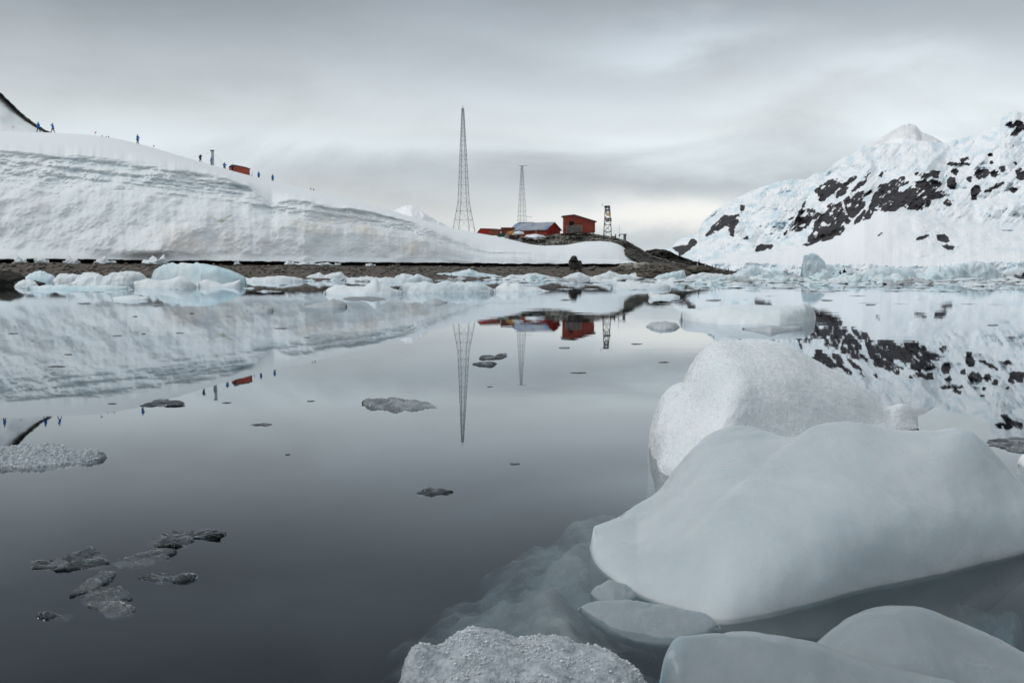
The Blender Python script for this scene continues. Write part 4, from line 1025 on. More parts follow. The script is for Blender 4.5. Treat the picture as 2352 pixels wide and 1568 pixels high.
# long bergs left of centre
ridge_ice('iceberg', 'long white berg with a small spike, left of centre', 'iceberg',
          [(742, 672), (755, 660), (770, 655), (800, 656), (838, 657), (850, 650), (862, 641), (872, 652), (890, 655), (910, 664), (928, 672)], 676, 2.0, I_FLOE, n=150, m=44, nz=0.06, nscale=1.4, keel=0.5, seed=40, ystep=1.2)
ridge_ice('iceberg', 'long grooved grey-white berg joined to the right of the spiked one', 'iceberg',
          [(915, 668), (922, 650), (945, 649), (980, 646), (1020, 648), (1060, 647), (1100, 650), (1125, 656), (1140, 668)], 673, 1.8, I_BRASH, n=150, m=44, nz=0.07, nscale=2.2, keel=0.5, seed=41, ystep=1.5)
ridge_ice('iceberg', 'low tapering white berg right of the grooved berg', 'iceberg', [(1135, 665), (1150, 655), (1162, 646), (1172, 652), (1190, 650), (1205, 656), (1235, 660), (1262, 667)], 669, 1.5, I_FLOE, n=120, m=36, nz=0.05, nscale=1.8, keel=0.4, seed=42, ystep=1)
ridge_ice('iceberg', 'rounded oblong white floe in front of the rocky point', 'iceberg', [(1402, 654), (1410, 648), (1440, 648), (1480, 650), (1515, 650), (1538, 653), (1542, 660)], 663, 1.5, I_FLOE, n=100, m=36, nz=0.04, nscale=1.5, keel=0.3, seed=43)
ridge_ice('iceberg', 'slim white floe with a knob at its left end, below the rocky point', 'iceberg', [(1490, 678), (1494, 670), (1502, 674), (1530, 676), (1550, 675), (1562, 680)], 684, 1.0, I_FLOE, n=90, m=30, nz=0.03, nscale=2, keel=0.2, seed=44)
spec = [('broad cracked ice sheet heaped along the shore left of the pillar rock', [(990, 634), (1010, 627), (1035, 627), (1060, 622), (1080, 617), (1100, 626), (1130, 630), (1160, 636)], 641, 3.5, I_BLUE),
        ('peaked ice heap on the shore right of the cracked sheet', [(1150, 640), (1175, 630), (1200, 632), (1225, 626), (1250, 632), (1280, 638)], 643, 3.0, I_FLOE),
        ('pointed white ice heap under the pillar rock', [(1290, 638), (1310, 630), (1328, 624), (1345, 632), (1370, 638)], 643, 3.0, I_FLOE),
        ('wide low ice heap peaking below the snow tip', [(1350, 640), (1380, 630), (1400, 622), (1420, 629), (1450, 632), (1480, 638)], 644, 3.0, I_FLOE),
        ('blue-shadowed tilted ice slab beside the rock wall', [(1500, 640), (1510, 632), (1530, 627), (1555, 623), (1572, 619), (1574, 630), (1580, 640)], 643, 3.0, I_BLUE),
        ('smooth white snow-covered floe lying along the rocky point', [(1570, 640), (1590, 630), (1610, 626), (1640, 628), (1680, 632), (1700, 640)], 645, 3.0, I_FLOE),
        ('white ice pile right of the blue berg in front of the beach', [(700, 638), (715, 631), (735, 626), (745, 632), (760, 627), (782, 625), (792, 634), (805, 640)], 643, 2.4, I_FLOE),
        ('flat white ice patch between the blue berg and the ice pile', [(558, 644), (580, 637), (620, 636), (650, 634), (680, 636), (700, 643)], 647, 2.4, I_FLOE),
        ('thin white ice tongue right of the ice pile', [(790, 640), (830, 636), (870, 638), (905, 642)], 645, 2.0, I_FLOE),
        ('square-topped white ice lump against the beach', [(905, 640), (910, 632), (925, 628), (945, 630), (955, 638)], 644, 2.0, I_FLOE),
        ('lumpy ice row left of the cracked sheet', [(862, 646), (885, 636), (910, 640), (935, 637), (960, 630), (975, 634), (995, 642)], 648, 2.2, I_BRASH)]
for i, (lb, tp, yf, dp, mt) in enumerate(spec):
    ridge_ice('ice_heap', lb, 'ice', tp, yf, dp, mt, n=140, m=34, nz=0.07, nscale=1.3, fine=0.015, keel=0.4, seed=50 + i, ystep=0.8)

# bergs under the glacier on the right
ridge_ice('iceberg', 'tall blocky blue berg below the glacier front', 'iceberg', [(1838, 634), (1842, 612), (1843, 592), (1848, 585), (1870, 584), (1885, 590), (1891, 596), (1895, 605), (1905, 604), (1925, 612), (1950, 618), (1975, 625), (1990, 632)], 640, 12, I_BERG, n=180, m=60, nz=0.8, nscale=0.16, fine=0.15, keel=3, seed=70, ystep=1.5)
ridge_ice('iceberg', 'long low pale blue berg stretching right of the tall blocky one', 'iceberg', [(1960, 632), (1990, 618), (2030, 615), (2070, 617), (2110, 620), (2150, 626), (2190, 632)], 641, 10, I_BERG, n=160, m=40, nz=0.5, nscale=0.2, keel=3, seed=71, ystep=1.5)
ridge_ice('iceberg', 'broad blue-white berg with a hollow right side near the right edge', 'iceberg', [(2085, 636), (2120, 628), (2160, 618), (2185, 608), (2215, 600), (2240, 598), (2262, 604), (2275, 612), (2290, 622), (2310, 634)], 643, 10, I_BERG, n=170, m=56, nz=0.9, nscale=0.16, fine=0.15, keel=3, seed=72, ystep=2)
ridge_ice('iceberg', 'pale triangular berg left of the tall blocky berg', 'iceberg', [(1670, 636), (1695, 622), (1720, 608), (1735, 606), (1748, 616), (1765, 628), (1775, 636)], 640, 10, I_BERG, n=120, m=40, nz=0.6, nscale=0.2, keel=3, seed=73, ystep=1.5)
ridge_ice('iceberg', 'small rounded blue growler between the triangular and the tall berg', 'iceberg', [(1738, 634), (1752, 624), (1775, 620), (1795, 624), (1812, 634)], 639, 8, I_BLUE, n=90, m=34, nz=0.4, nscale=0.3, keel=2, seed=74, ystep=1.5)
ridge_ice('iceberg', 'white berg cut off by the right edge', 'iceberg', [(2290, 632), (2310, 622), (2340, 616), (2380, 614), (2430, 624), (2460, 634)], 641, 10, I_FLOE, n=90, m=34, nz=0.5, nscale=0.2, keel=2, seed=75, ystep=1.5)
ridge_ice('ice_heap', 'curved ice lump half hiding the inflatable boat', 'ice', [(1898, 642), (1915, 637), (1932, 638), (1950, 634), (1965, 628), (1978, 636), (1990, 646)], 648, 3.0, I_FLOE, n=110, m=34, nz=0.10, nscale=1.1, keel=0.5, seed=76, ystep=0.8)

def chunk(seed, flat, jag, res=(22, 11)):
    r = random.Random(seed); ns, nr = res
    a_ = np.linspace(0, 2 * math.pi, ns, endpoint=False)[None, :]; b_ = np.linspace(-math.pi / 2, math.pi / 2, nr)[:, None]
    p = np.stack([np.cos(a_) * np.cos(b_), np.sin(a_) * np.cos(b_), np.sin(b_) + 0 * a_], -1)
    n_ = fbm(p * 1.3 + seed * 3.7, 3, 0.55); rg_ = fbm(p * 2.2 + seed, 3, 0.6, ridged=True)
    k = 1 + jag * 0.5 * n_ + jag * 0.22 * rg_
    p = p * k[..., None]
    p[..., 0] *= 1.0; p[..., 1] *= r.uniform(0.55, 0.8)
    z = p[..., 2]; p[..., 2] = np.where(z > 0, z * flat * (1 + 0.9 * n_), z * 0.3)
    me = fast_mesh('ice_piece', p.reshape(-1, 3), gridq(nr, ns, wrap=True))
    return me
# ------------------------------------------------------------------ snow lumps fallen on the beach
LUMP = ['leftmost pointed snow lump on the dark beach, above the black boulder', 'low double snow lump on the beach, second from the left edge', 'tall pointed snow lump on the beach left of the long low one',
        'long low snow lump on the beach above the jagged berg', 'wide peaked snow lump on the beach behind the blue berg\'s left end', 'tiny snow lump on the beach just above the blue berg\'s right end',
        'small pointed snow lump on the beach right of the blue berg', 'broad peaked snow lump on the beach, biggest right of the blue berg', 'flat thin snow streak on the beach right of the broad peaked lump',
        'small round snow lump on the beach above the spiked long berg', 'rightmost small snow lump on the beach under the cliff']
for i, (x, y, w, h, lb) in enumerate([(47, 600, 24, 8, 'leftmost'), (95, 601, 22, 7, ''), (165, 603, 26, 10, ''), (238, 602, 34, 8, ''), (362, 603, 36, 9, ''), (545, 604, 10, 4, ''),
                                  (665, 605, 14, 6, ''), (700, 606, 34, 9, ''), (745, 607, 26, 3, ''), (775, 607, 12, 4, ''), (850, 608, 16, 3, '')]):
    Yp = 0.93 * float(interp(x, Y0))
    bp = at(x, y + 2, Yp)
    r = w / F * Yp / 2; hh = h / F * Yp
    me = chunk(300 + i * 7, 0.9, 1.5, (30, 15)); me.name = 'snow_lump'
    o = link('snow_lump', me, I_FLOE); o.location = bp; o.scale = (r, r, hh * 0.8)
    tag(o, LUMP[i], 'snow lump', 'snow lumps under the ice cliff')

# ------------------------------------------------------------------ brash: individual pieces
PROTO = [chunk(i, f, j) for i, (f, j) in enumerate([(0.25, .7), (0.5, 1.1), (0.8, 1.3), (0.35, .9), (0.15, .6), (0.6, 1.4), (1.0, 1.2), (0.3, 1.0)])]
mats = [I_FLOE, I_BRASH, I_GREY, I_BRASH, I_GREY, I_FLOE, I_BLUE, I_BRASH]
for me, mt in zip(PROTO, mats): me.materials.append(mt); me.shade_smooth()
def piece(k, x, yw_, wpx, label, group, flat=1.0, cat='ice', name='ice_piece'):
    p = onz(x, yw_)
    o = bpy.data.objects.new(name, PROTO[k]); COL.objects.link(o)
    s = wpx / F * p[1] / 2
    o.location = (p[0], p[1] + s * 0.6, 0); o.rotation_euler = (0, 0, rnd.uniform(-0.5, 0.5) + (math.pi if rnd.random() < .5 else 0))
    o.scale = (s, s * rnd.uniform(.8, 1.3), s * flat)
    return tag(o, label, cat, group)
G1 = 'brash ice chunks of the far belt'
LM = [(60, 'by the black boulder'), (210, 'under the jagged berg'), (400, 'under the blue berg'), (560, 'right of the blue berg'), (740, 'by the shore ice pile'), (900, 'behind the spiked long berg'), (1050, 'under the tall mast'),
      (1200, 'under the blue-roofed building'), (1330, 'below the pillar rock'), (1440, 'below the tip of the snow'), (1540, 'below the dark dome'), (1650, 'off the rocky tail'), (1730, 'below the triangular berg'), (1790, 'by the round growler'),
      (1870, 'below the tall blocky berg'), (1940, 'beside the inflatable boat'), (2050, 'below the long blue berg'), (2160, 'left of the hollow berg'), (2250, 'under the hollow berg'), (2345, 'at the right edge')]
LOOK = ['rounded white', 'lumpy pale', 'blocky grey', 'broken pale', 'flat grey', 'peaked white', 'jagged blue-white', 'low pale']
USED = set()
def near(x): return min(LM, key=lambda a: abs(a[0] - x))[1]
def belt(n, x0, x1, d0, d1, w0, w1, row, grp, fl=(0.6, 1.1), ks=(0, 1, 2, 3, 5, 6, 7)):
    for i in range(n):
        for _ in range(12):
            x = x0 + (x1 - x0) * (i + rnd.random()) / n
            d = rnd.uniform(d0, d1); y = float(hor(x)) + d
            k = rnd.choice(ks); w = rnd.uniform(w0, w1)
            sz = 'small' if w < w0 + (w1 - w0) * 0.35 else ('large' if w > w0 + (w1 - w0) * 0.75 else 'mid-sized')
            lb = '%s %s %s %s' % (sz, LOOK[k], row, near(x))
            if lb not in USED: break
        USED.add(lb)
        piece(k, x, y, w, lb, grp, rnd.uniform(*fl))
belt(34, 1560, 2420, 8.5, 12, 30, 60, 'ice chunk in the farthest row', G1, (0.2, 0.4))
belt(40, 1380, 2420, 12, 17, 26, 60, 'ice chunk in the middle rows', G1, (0.2, 0.4))
belt(40, 1640, 2420, 17, 24, 24, 56, 'ice chunk in the nearest row', G1, (0.18, 0.34))
belt(24, 1150, 1700, 13, 22, 26, 60, 'ice chunk near the shore', G1, (0.18, 0.34))
belt(16, 850, 1300, 10, 16, 20, 44, 'ice chunk against the beach', G1, (0.18, 0.34))
belt(12, 560, 900, 15, 20, 16, 36, 'ice chunk close to the beach', G1, (0.18, 0.34))
G2 = 'flat ice scraps on the mirror water'
belt(26, 1700, 2400, 24, 38, 22, 60, 'ice scrap drifting just outside the belt', G2, (0.15, 0.3), (0, 3, 4, 7))
belt(14, 1280, 1700, 24, 40, 20, 46, 'ice scrap adrift in open water', G2, (0.12, 0.25), (0, 3, 4, 7))
belt(12, 360, 900, 26, 44, 18, 50, 'ice scrap adrift', G2, (0.10, 0.2), (4, 4, 3))
belt(8, 20, 330, 34, 46, 16, 40, 'ice scrap adrift', G2, (0.10, 0.2), (4, 3))
belt(12, 1700, 2400, 40, 75, 14, 40, 'ice scrap far out on the mirror water', G2, (0.10, 0.2), (4, 4, 0))
LONE = [(195, 697, 38, 'long sliver below the dark boulder\'s reflection'), (310, 727, 14, 'tiny sliver in the cliff reflection, left of the grey mound'), (360, 703, 22, 'short sliver below the blue berg'), (270, 771, 30, 'diamond-shaped sliver in the cliff reflection'),
 (330, 767, 10, 'tiny sliver right of the diamond-shaped one'), (412, 765, 20, 'narrow sliver in the cliff reflection, right of the diamond-shaped one'), (30, 766, 28, 'oval sliver at the left edge in the cliff reflection'), (130, 842, 48, 'large sliver at the left in the cliff reflection'),
 (157, 814, 22, 'small sliver just above the large left one'), (705, 775, 18, 'small oval sliver left of the tall mast reflection, highest'), (645, 754, 40, 'thin broken sliver in line with the grey mound'), (440, 720, 14, 'small sliver left of the grey mound'),
 (650, 655, 20, 'pale sliver right of the blue berg'), (835, 687, 120, 'very long grey sliver below the spiked long berg'), (1300, 689, 30, 'sliver below the pillar rock reflection'), (1555, 690, 34, 'sliver left above the flat white berg'),
 (1640, 690, 40, 'sliver just above the flat white berg'), (1297, 799, 30, 'dark sliver under the red shed\'s reflection'), (1525, 832, 30, 'sliver left of the sugary block'), (1462, 790, 30, 'faint lens-shaped sliver under the grey ice disc'),
 (1328, 856, 40, 'pale double sliver far below the red shed\'s reflection'), (1182, 1065, 28, 'bright rippled sliver below the second mast\'s reflection'), (1125, 888, 16, 'tiny sliver between the two mast reflections'), (713, 921, 22, 'small sliver left of the glassy grey floe'),
 (600, 975, 60, 'faint dotted sliver trail in the calm middle water'), (520, 925, 26, 'sliver under the reflected ridge hut'), (258, 927, 26, 'sliver left of the dark humped shard'), (660, 1044, 14, 'tiny bright sliver in the calm middle water'),
 (2280, 747, 30, 'sliver at the right in the mountain reflection'), (1900, 690, 30, 'sliver above the right end of the flat white berg'), (2000, 700, 26, 'sliver in the reflection of the big rock face')]
for (x, y, w, lb) in LONE:
    w *= 0.85
    r_ = random.Random(int(x)); hgt = w * r_.uniform(.035, .08)
    pts = [(x - w / 2, y), (x - w * .3, y - hgt * r_.uniform(.2, .8)), (x - w * .05, y - hgt * r_.uniform(.1, 1)), (x + w * .2, y - hgt * r_.uniform(.4, 1)), (x + w / 2, y - hgt * .2), (x + w * .25, y + hgt * r_.uniform(.3, .9)), (x, y + hgt * r_.uniform(.2, .9)), (x - w * .3, y + hgt * r_.uniform(.3, .8))]
    dpt = max(0.003, 0.0006 * float(onz(x, y)[1]))
    slab('ice_sliver', lb, 'ice', pts, dpt, -dpt, I_DARK if y > 800 else I_FAR, n=64, nz=dpt * 0.5, nscale=6, seed=int(x) % 17, grow=0.02, ragged=0.25, dome=True, group='lone slivers on the open water')
# ------------------------------------------------------------------ boulders
def boulder(label, x, ytop, yb, w, Y, mat, depth=None, seed=0, jag=0.5, name='boulder', sh=None):
    c = at(x, yb, Y); h = (yb - ytop) / F * Y; a = w / F * Y / 2
    ns, nr = 40, 22
    a_ = np.linspace(0, 2 * math.pi, ns, endpoint=False)[None, :]; b_ = np.linspace(-math.pi / 2, math.pi / 2, nr)[:, None]
    p = np.stack([np.cos(a_) * np.cos(b_), np.sin(a_) * np.cos(b_), np.sin(b_) + 0 * a_], -1)
    p = np.sign(p) * np.abs(p) ** 0.8
    k = 1 + jag * 0.5 * fbm(p * 1.1 + seed * 3.3, 4, 0.5) + 0.1 * fbm(p * 3 + seed, 3, ridged=True)
    p = p * k[..., None]
    if sh is not None: p[..., 0] += sh * np.clip(p[..., 2], 0, 2)
    p = p * np.array([a, depth or a * 0.8, h * 0.82])
    p[..., 2] = np.where(p[..., 2] < 0, p[..., 2] * 0.6, p[..., 2])
    me = fast_mesh(name, p.reshape(-1, 3), gridq(nr, ns, wrap=True))
    o = link(name, me, mat); o.location = c
    return tag(o, label, 'rock')
boulder('black wet boulder in the water at the left edge', 24, 621, 652, 62, 47, M_ROCKD, seed=1, jag=0.4)
boulder('low brown flank of rock right of the black boulder', 68, 642, 655, 60, 46, M_ROCKD, seed=2, jag=0.4)
boulder('upright dark pillar rock breaking through the foot of the snow', 1323, 591, 622, 25, 158, M_ROCKD, seed=3, jag=0.9)
boulder('hooked cap stone on top of the pillar rock', 1318, 588, 597, 16, 157, M_ROCKD, seed=4, jag=0.6)
boulder('grey rounded boulder below the tip of the snow', 1437, 605, 618, 30, 165, M_ROCK, seed=5)
boulder('greenish boulder right of the grey rounded one', 1473, 601, 615, 34, 168, M_ROCK, seed=6)
boulder('flat brown slab rock below the dark dome', 1600, 610, 622, 52, 178, M_RUST, seed=7, jag=0.3)
boulder('pale stone lying on the dark beach below the far mast', 1087, 612, 617, 14, 120, M_ROCK, seed=8, jag=0.4)

# ------------------------------------------------------------------ building materials
M_RED = pbr('paint_red', (0.31, 0.058, 0.036), 0.7, 0.3, var=0.35, vscale=1.2)
M_REDB = pbr('paint_bright_red', (0.46, 0.028, 0.014), 0.65, 0.3, var=0.3, vscale=1.2)
M_BRICK = pbr('paint_faded_red', (0.27, 0.085, 0.055), 0.8, 0.2, var=0.3, vscale=0.9)
M_HUT = pbr('hut_red', (0.38, 0.085, 0.05), 0.75, 0.2, var=0.25, vscale=1.5)
M_TRIM = pbr('dark_trim', (0.03, 0.034, 0.042), 0.6, 0.4)
M_ROOFB, t, out = newmat('worn_blue_roof')
b = t.n('ShaderNodeBsdfPrincipled'); o_ = t.n('ShaderNodeTexCoord').outputs['Object']
f_ = t.ramp(t.noise(t.scale(o_, (0.22, 0.9, 0.9)), 1.0, 6, 0.7), [(0.40, 0.0), (0.50, 1.0)])
wv_ = t.n('ShaderNodeTexWave'); wv_.inputs['Scale'].default_value = 1.6; t.l(o_, wv_.inputs['Vector'])
c_ = t.mix(f_, (0.06, 0.17, 0.33), (0.36, 0.37, 0.40))
c_ = t.mix(t.m('MULTIPLY', wv_.outputs['Fac'], 0.35), c_, (0.10, 0.14, 0.20))
t.l(c_, b.inputs['Base Color']); b.inputs['Roughness'].default_value = 0.6; t.l(b.outputs[0], out.inputs[0])
M_ROOFG = pbr('grey_roof', (0.13, 0.15, 0.19), 0.7, 0.3, var=0.3)
M_WOODG = pbr('weathered_wood', (0.26, 0.24, 0.21), 0.85, 0.2, var=0.5, vscale=2)
M_WOODD = pbr('dark_timber', (0.05, 0.042, 0.040), 0.85, 0.2, var=0.4, vscale=2)
M_STEEL = pbr('galvanised_steel', (0.33, 0.355, 0.375), 0.55, 0.4, var=0.3, vscale=0.6)
M_STEELD = pbr('dark_steel', (0.035, 0.040, 0.050), 0.55, 0.4)
M_YEL = pbr('yellow_lattice', (0.50, 0.30, 0.08), 0.7, 0.3)
M_WHITE = pbr('white_paint', (0.72, 0.73, 0.74), 0.6, 0.3)
M_SNOWT = pbr('roof_snow', (0.83, 0.85, 0.88), 0.8, 0.2, bump=0.4, bscale=2)
M_GREEN = pbr('green_paint', (0.02, 0.10, 0.065), 0.6, 0.3, var=0.3)
M_ORANGE = pbr('orange_sheet', (0.50, 0.24, 0.07), 0.7, 0.3, var=0.4, vscale=2)
M_CREAM = pbr('cream_sheet', (0.55, 0.50, 0.38), 0.7, 0.3, var=0.3, vscale=2)
M_CONC = pbr('concrete', (0.24, 0.23, 0.21), 0.85, 0.2, var=0.3, vscale=2)
M_BLACK = pbr('dark_opening', (0.008, 0.008, 0.009), 0.7, 0.2)
M_REDF = pbr('red_marker', (0.60, 0.02, 0.03), 0.7, 0.2)

def prism(name, px, Y, depth, mat, parent=None, rot=None):
    """front outline in the measuring grid at distance Y, pushed back by depth"""
    f = [at(x, y, Y) for x, y in px]; bk = [p + np.array([p[0] / p[1] * depth * 0.0, depth, 0]) for p in f]
    n = len(px)
    V = f + bk
    Fc_ = [tuple(range(n)), tuple(range(2 * n - 1, n - 1, -1))] + [(i, i + n, (i + 1) % n + n, (i + 1) % n) for i in range(n)]
    o = pyobj(name, V, Fc_, mat, None)
    bm = bmesh.new(); bm.from_mesh(o.data); bmesh.ops.recalc_face_normals(bm, faces=bm.faces); bm.to_mesh(o.data); bm.free()
    if parent is not None: adopt(o, parent)
    return o
def adopt(o, parent):
    o.data.transform(Matrix.Rotation(-parent.rotation_euler.z, 4, 'Z') @ Matrix.Translation(-Vector(parent.location)))
    o.parent = parent
def bar_verts(a, b, r, n=5):
    a = np.asarray(a, float); b = np.asarray(b, float); d = b - a; L = np.linalg.norm(d); d = d / (L + 1e-9)
    h = np.array([0, 0, 1.0]) if abs(d[2]) < 0.9 else np.array([1.0, 0, 0])
    u = np.cross(d, h); u /= np.linalg.norm(u); v = np.cross(d, u)
    ang = [2 * math.pi * k / n for k in range(n)]
    return [a + r * (math.cos(t_) * u + math.sin(t_) * v) for t_ in ang] + [b + r * (math.cos(t_) * u + math.sin(t_) * v) for t_ in ang], \
           [(k, (k + 1) % n, (k + 1) % n + n, k + n) for k in range(n)] + [tuple(range(n))[::-1], tuple(range(n, 2 * n))]
def bars(name, segs, mat, parent=None):
    V = []; Fs = []
    for s_ in segs:
        v, f = bar_verts(*s_); k = len(V); V += v; Fs += [tuple(i + k for i in q) for q in f]
    return pyobj(name, V, Fs, mat, parent)
def box(name, c, s, mat, parent=None, rz=0.0):
    V = [(c[0] + sx * s[0] / 2, c[1] + sy * s[1] / 2, c[2] + sz * s[2] / 2) for sz in (-1, 1) for sx, sy in ((-1, -1), (1, -1), (1, 1), (-1, 1))]
    if rz:
        V = [(c[0] + (x - c[0]) * math.cos(rz) - (y - c[1]) * math.sin(rz), c[1] + (x - c[0]) * math.sin(rz) + (y - c[1]) * math.cos(rz), z) for x, y, z in V]
    o = pyobj(name, V, [(3, 2, 1, 0), (4, 5, 6, 7), (0, 1, 5, 4), (1, 2, 6, 5), (2, 3, 7, 6), (3, 0, 4, 7)], mat, parent)
    return o
def thing(name, loc, label, cat, group=None, rz=0.0):
    return tag(empty(name, tuple(map(float, loc)), rz), label, cat, group)

# ------------------------------------------------------------------ lattice masts
def lattice(name, label, x, ybase, ytop, Y, prof, levels, rot, rl, rb, xtop=None, group=None, footdrop=(0, 0, 0, 0), mat=None):
    """prof: (height fraction, half diagonal in grid px)"""
    mat = mat or M_STEEL
    base = at(x, ybase, Y); H = at(xtop or x, ytop, Y)[2] - base[2]
    t_ = thing(name, base, label, 'mast', group)
    g = Y / F
    tilt = (at(xtop or x, ytop, Y)[0] - base[0])
    def pt(fr, k, extra=0.0):
        r_ = np.interp(fr, [p[0] for p in prof], [p[1] for p in prof]) * g
        a_ = rot + k * math.pi / 2
        return np.array([math.cos(a_) * r_ + tilt * fr, math.sin(a_) * r_, H * fr + extra])
    fr_all = [p[0] for p in prof]
    for k in range(4):
        segs = [(pt(0, k, -1.5), pt(0, k), rl)]
        for a_, b_ in zip(fr_all[:-1], fr_all[1:]): segs.append((pt(a_, k), pt(b_, k), rl))
        bars('leg', segs, mat, t_)
    for f in levels[1:]:
        bars('cross_frame', [(pt(f, k), pt(f, (k + 1) % 4), rb * 1.25) for k in range(4)], mat, t_)
    for i, (a_, b_) in enumerate(zip(levels[:-1], levels[1:])):
        segs = []
        for k in range(4):
            if i == 0:
                mid_ = (pt(b_, k) + pt(b_, (k + 1) % 4)) / 2
                segs += [(pt(a_, k), mid_, rb), (pt(a_, (k + 1) % 4), mid_, rb)]
            else:
                segs += [(pt(a_, k), pt(b_, (k + 1) % 4), rb), (pt(a_, (k + 1) % 4), pt(b_, k), rb)]
        bars('brace', segs, mat, t_)
    return t_, pt, H
# grid rows of the cross frames of the tall mast, read off the photograph
def fr(y, yb, yt): return (yb - y) / (yb - yt)
yb, yt = 528.0, 249.0
lv = [0] + [fr(232.7 + c_ * .2811, yb, yt) for c_ in (968, 895, 825, 750, 682, 625, 572, 522, 478, 438, 400, 358, 318, 285, 252, 220, 186, 150, 118, 86)] + [1.0]
t1, pt, H = lattice('lattice_mast', 'tallest grey lattice mast rising from the snow left of the station', 1065.5, yb, yt, 203, [(0, 27.5), (fr(464.6, yb, yt), 14.4), (1.0, 2.6)], lv, R(28), 0.058, 0.019, xtop=1063)
bars('lightning_rod', [((pt(1, 0) + pt(1, 2)) / 2, (pt(1, 0) + pt(1, 2)) / 2 + np.array([0, 0, 0.5]), 0.05)], M_STEEL, t1)
yb, yt = 520.0, 381.0
lv = [0] + [fr(232.7 + c_ * .2811, yb, yt) for c_ in (975, 935, 898, 850, 805, 760, 712, 680, 650, 620, 590, 560)] + [1.0]
t2, pt, H = lattice('lattice_mast', 'shorter lattice mast standing behind the blue-roofed building', 1199, yb, yt, 330, [(0, 11.5), (1.0, 2.2)], lv, R(20), 0.050, 0.017)
bars('antenna_arm', [(np.array([-1.3, 0, H]), np.array([1.6, 0, H + 0.1]), 0.06), (np.array([1.2, 0, H * 0.16]), np.array([3.2, 0, H * 0.16]), 0.05)], M_STEEL, t2)
p0 = crest_point(487, 1.0)
yb, yt = 383.0, 346.5
t3, pt, H = lattice('lattice_mast', 'small guyed lattice mast among the hikers on the snow ridge', 488, yb, yt, 216, [(0, 2.9), (1.0, 2.5)], [i / 11 for i in range(12)], R(15), 0.04, 0.025)
bars('guy_wire', [((0, 0, H * .95), (-4.2, 0, 0.3 + 1.6), 0.012), ((0, 0, H * .95), (3.4, 1.0, -1.0), 0.012), ((0, 0, H * .95), (0, 4, -1), 0.012)], M_STEEL, t3)
box('antenna_head', (0.0, 0, H + 0.05), (0.75, 0.3, 0.22), M_STEELD, t3)

# navigation beacon tower with daymark panels
yb, yt = 541.0, 473.0
bt, pt, H = lattice('beacon_tower', 'square light-beacon tower with dark round-holed panels on the rocks', 1395.5, yb, yt, 204, [(0, 12.5), (1.0, 7.2)], [0, fr(532.5, yb, yt), fr(516, yb, yt), fr(501, yb, yt), fr(487, yb, yt), fr(478, yb, yt), 1.0], R(38), 0.06, 0.032, mat=M_STEELD)
g = 204 / F
def panel(name, px0, px1, y0_, y1_, mat, holes=0):
    a = at(px0, y1_, 202.6) - np.array(bt.location); b = at(px1, y0_, 202.6) - np.array(bt.location)
    pn = box(name, ((a[0] + b[0]) / 2, -1.2, (a[2] + b[2]) / 2), (b[0] - a[0], 0.08, b[2] - a[2]), mat, bt)
    for h_ in range(holes):
        cx_ = a[0] + (b[0] - a[0]) * (0.3 + 0.42 * h_)
        cz = (a[2] + b[2]) / 2; r_ = 0.15
        segs = [((cx_ + r_ * math.cos(q), -1.27, cz + r_ * math.sin(q)), (cx_ + r_ * math.cos(q + .79), -1.27, cz + r_ * math.sin(q + .79)), 0.035) for q in [k * math.pi / 4 for k in range(8)]]
        bars('ring', segs, M_WHITE, pn)
panel('daymark_panel', 1387.5, 1400.5, 473, 476.2, M_STEELD)
panel('daymark_panel', 1391, 1401, 480.5, 484.5, M_STEELD)
panel('daymark_panel', 1390.5, 1405, 501, 508.5, M_STEELD, 2)
panel('lattice_panel', 1391.5, 1396, 488.5, 493, M_YEL)
panel('lattice_panel', 1398, 1403, 488, 496, M_YEL)
bars('lantern_rod', [((-1.1, 0, H), (-1.1, 0, H + 0.45), 0.04)], M_STEELD, bt)

# ------------------------------------------------------------------ station buildings
# red shed with dark mono-slope roof
sy = 205
sh = thing('shed', at(1330, 536, sy), 'red shed with a dark sloping roof and one black window on the rock', 'building')
prism('wall', [(1295.5, 536.5), (1295.5, 497.2), (1319, 494.7), (1366.5, 508.6), (1366.5, 533.5)], sy, 4.5, M_RED, sh)
prism('roof', [(1291.5, 496.8), (1319.2, 494.0), (1370.8, 509.6), (1370.8, 508.0), (1319.2, 492.2), (1291.5, 495.4)], sy - 0.45, 5.4, M_TRIM, sh)
prism('window', [(1307.5, 517.5), (1307.5, 508.2), (1318.5, 508.2), (1318.5, 517.5)], sy - 0.06, 0.12, M_BLACK, sh)
for xx in (1298, 1330, 1362):
    prism('stilt', [(xx, 541), (xx, 533), (xx + 2, 533), (xx + 2, 541)], sy + 0.3, 0.3, M_WOODD, sh)
prism('corner_trim', [(1365.6, 534), (1365.6, 508.6), (1366.9, 509), (1366.9, 534)], sy - 0.03, 0.1, M_TRIM, sh)
# pallet rack leaning on the shed
rk_ = thing('pallet_stack', at(1318, 536, sy - 1.2), 'weathered grey slatted crates stacked against the red shed', 'crates')
for (xa, xb, ya, yb_, mm) in [(1301, 1313.5, 519, 536, M_CREAM), (1314.5, 1337.5, 517, 535.5, M_WOODG)]:
    f_ = prism('frame', [(xa, yb_), (xa, ya), (xa + 1, ya), (xa + 1, yb_)], sy - 1.5, 0.9, M_WOODG, rk_)
    f_ = prism('frame', [(xb - 1, yb_), (xb - 1, ya), (xb, ya), (xb, yb_)], sy - 1.5, 0.9, M_WOODG, rk_)
    nsl = 6
    segs = [(at(xa, ya + (yb_ - ya) * (k + .3) / nsl, sy - 1.52) - np.array(rk_.location), at(xb, ya + (yb_ - ya) * (k + .3) / nsl, sy - 1.52) - np.array(rk_.location), 0.07) for k in range(nsl)]
    bars('slats', segs, M_WOODG, rk_)
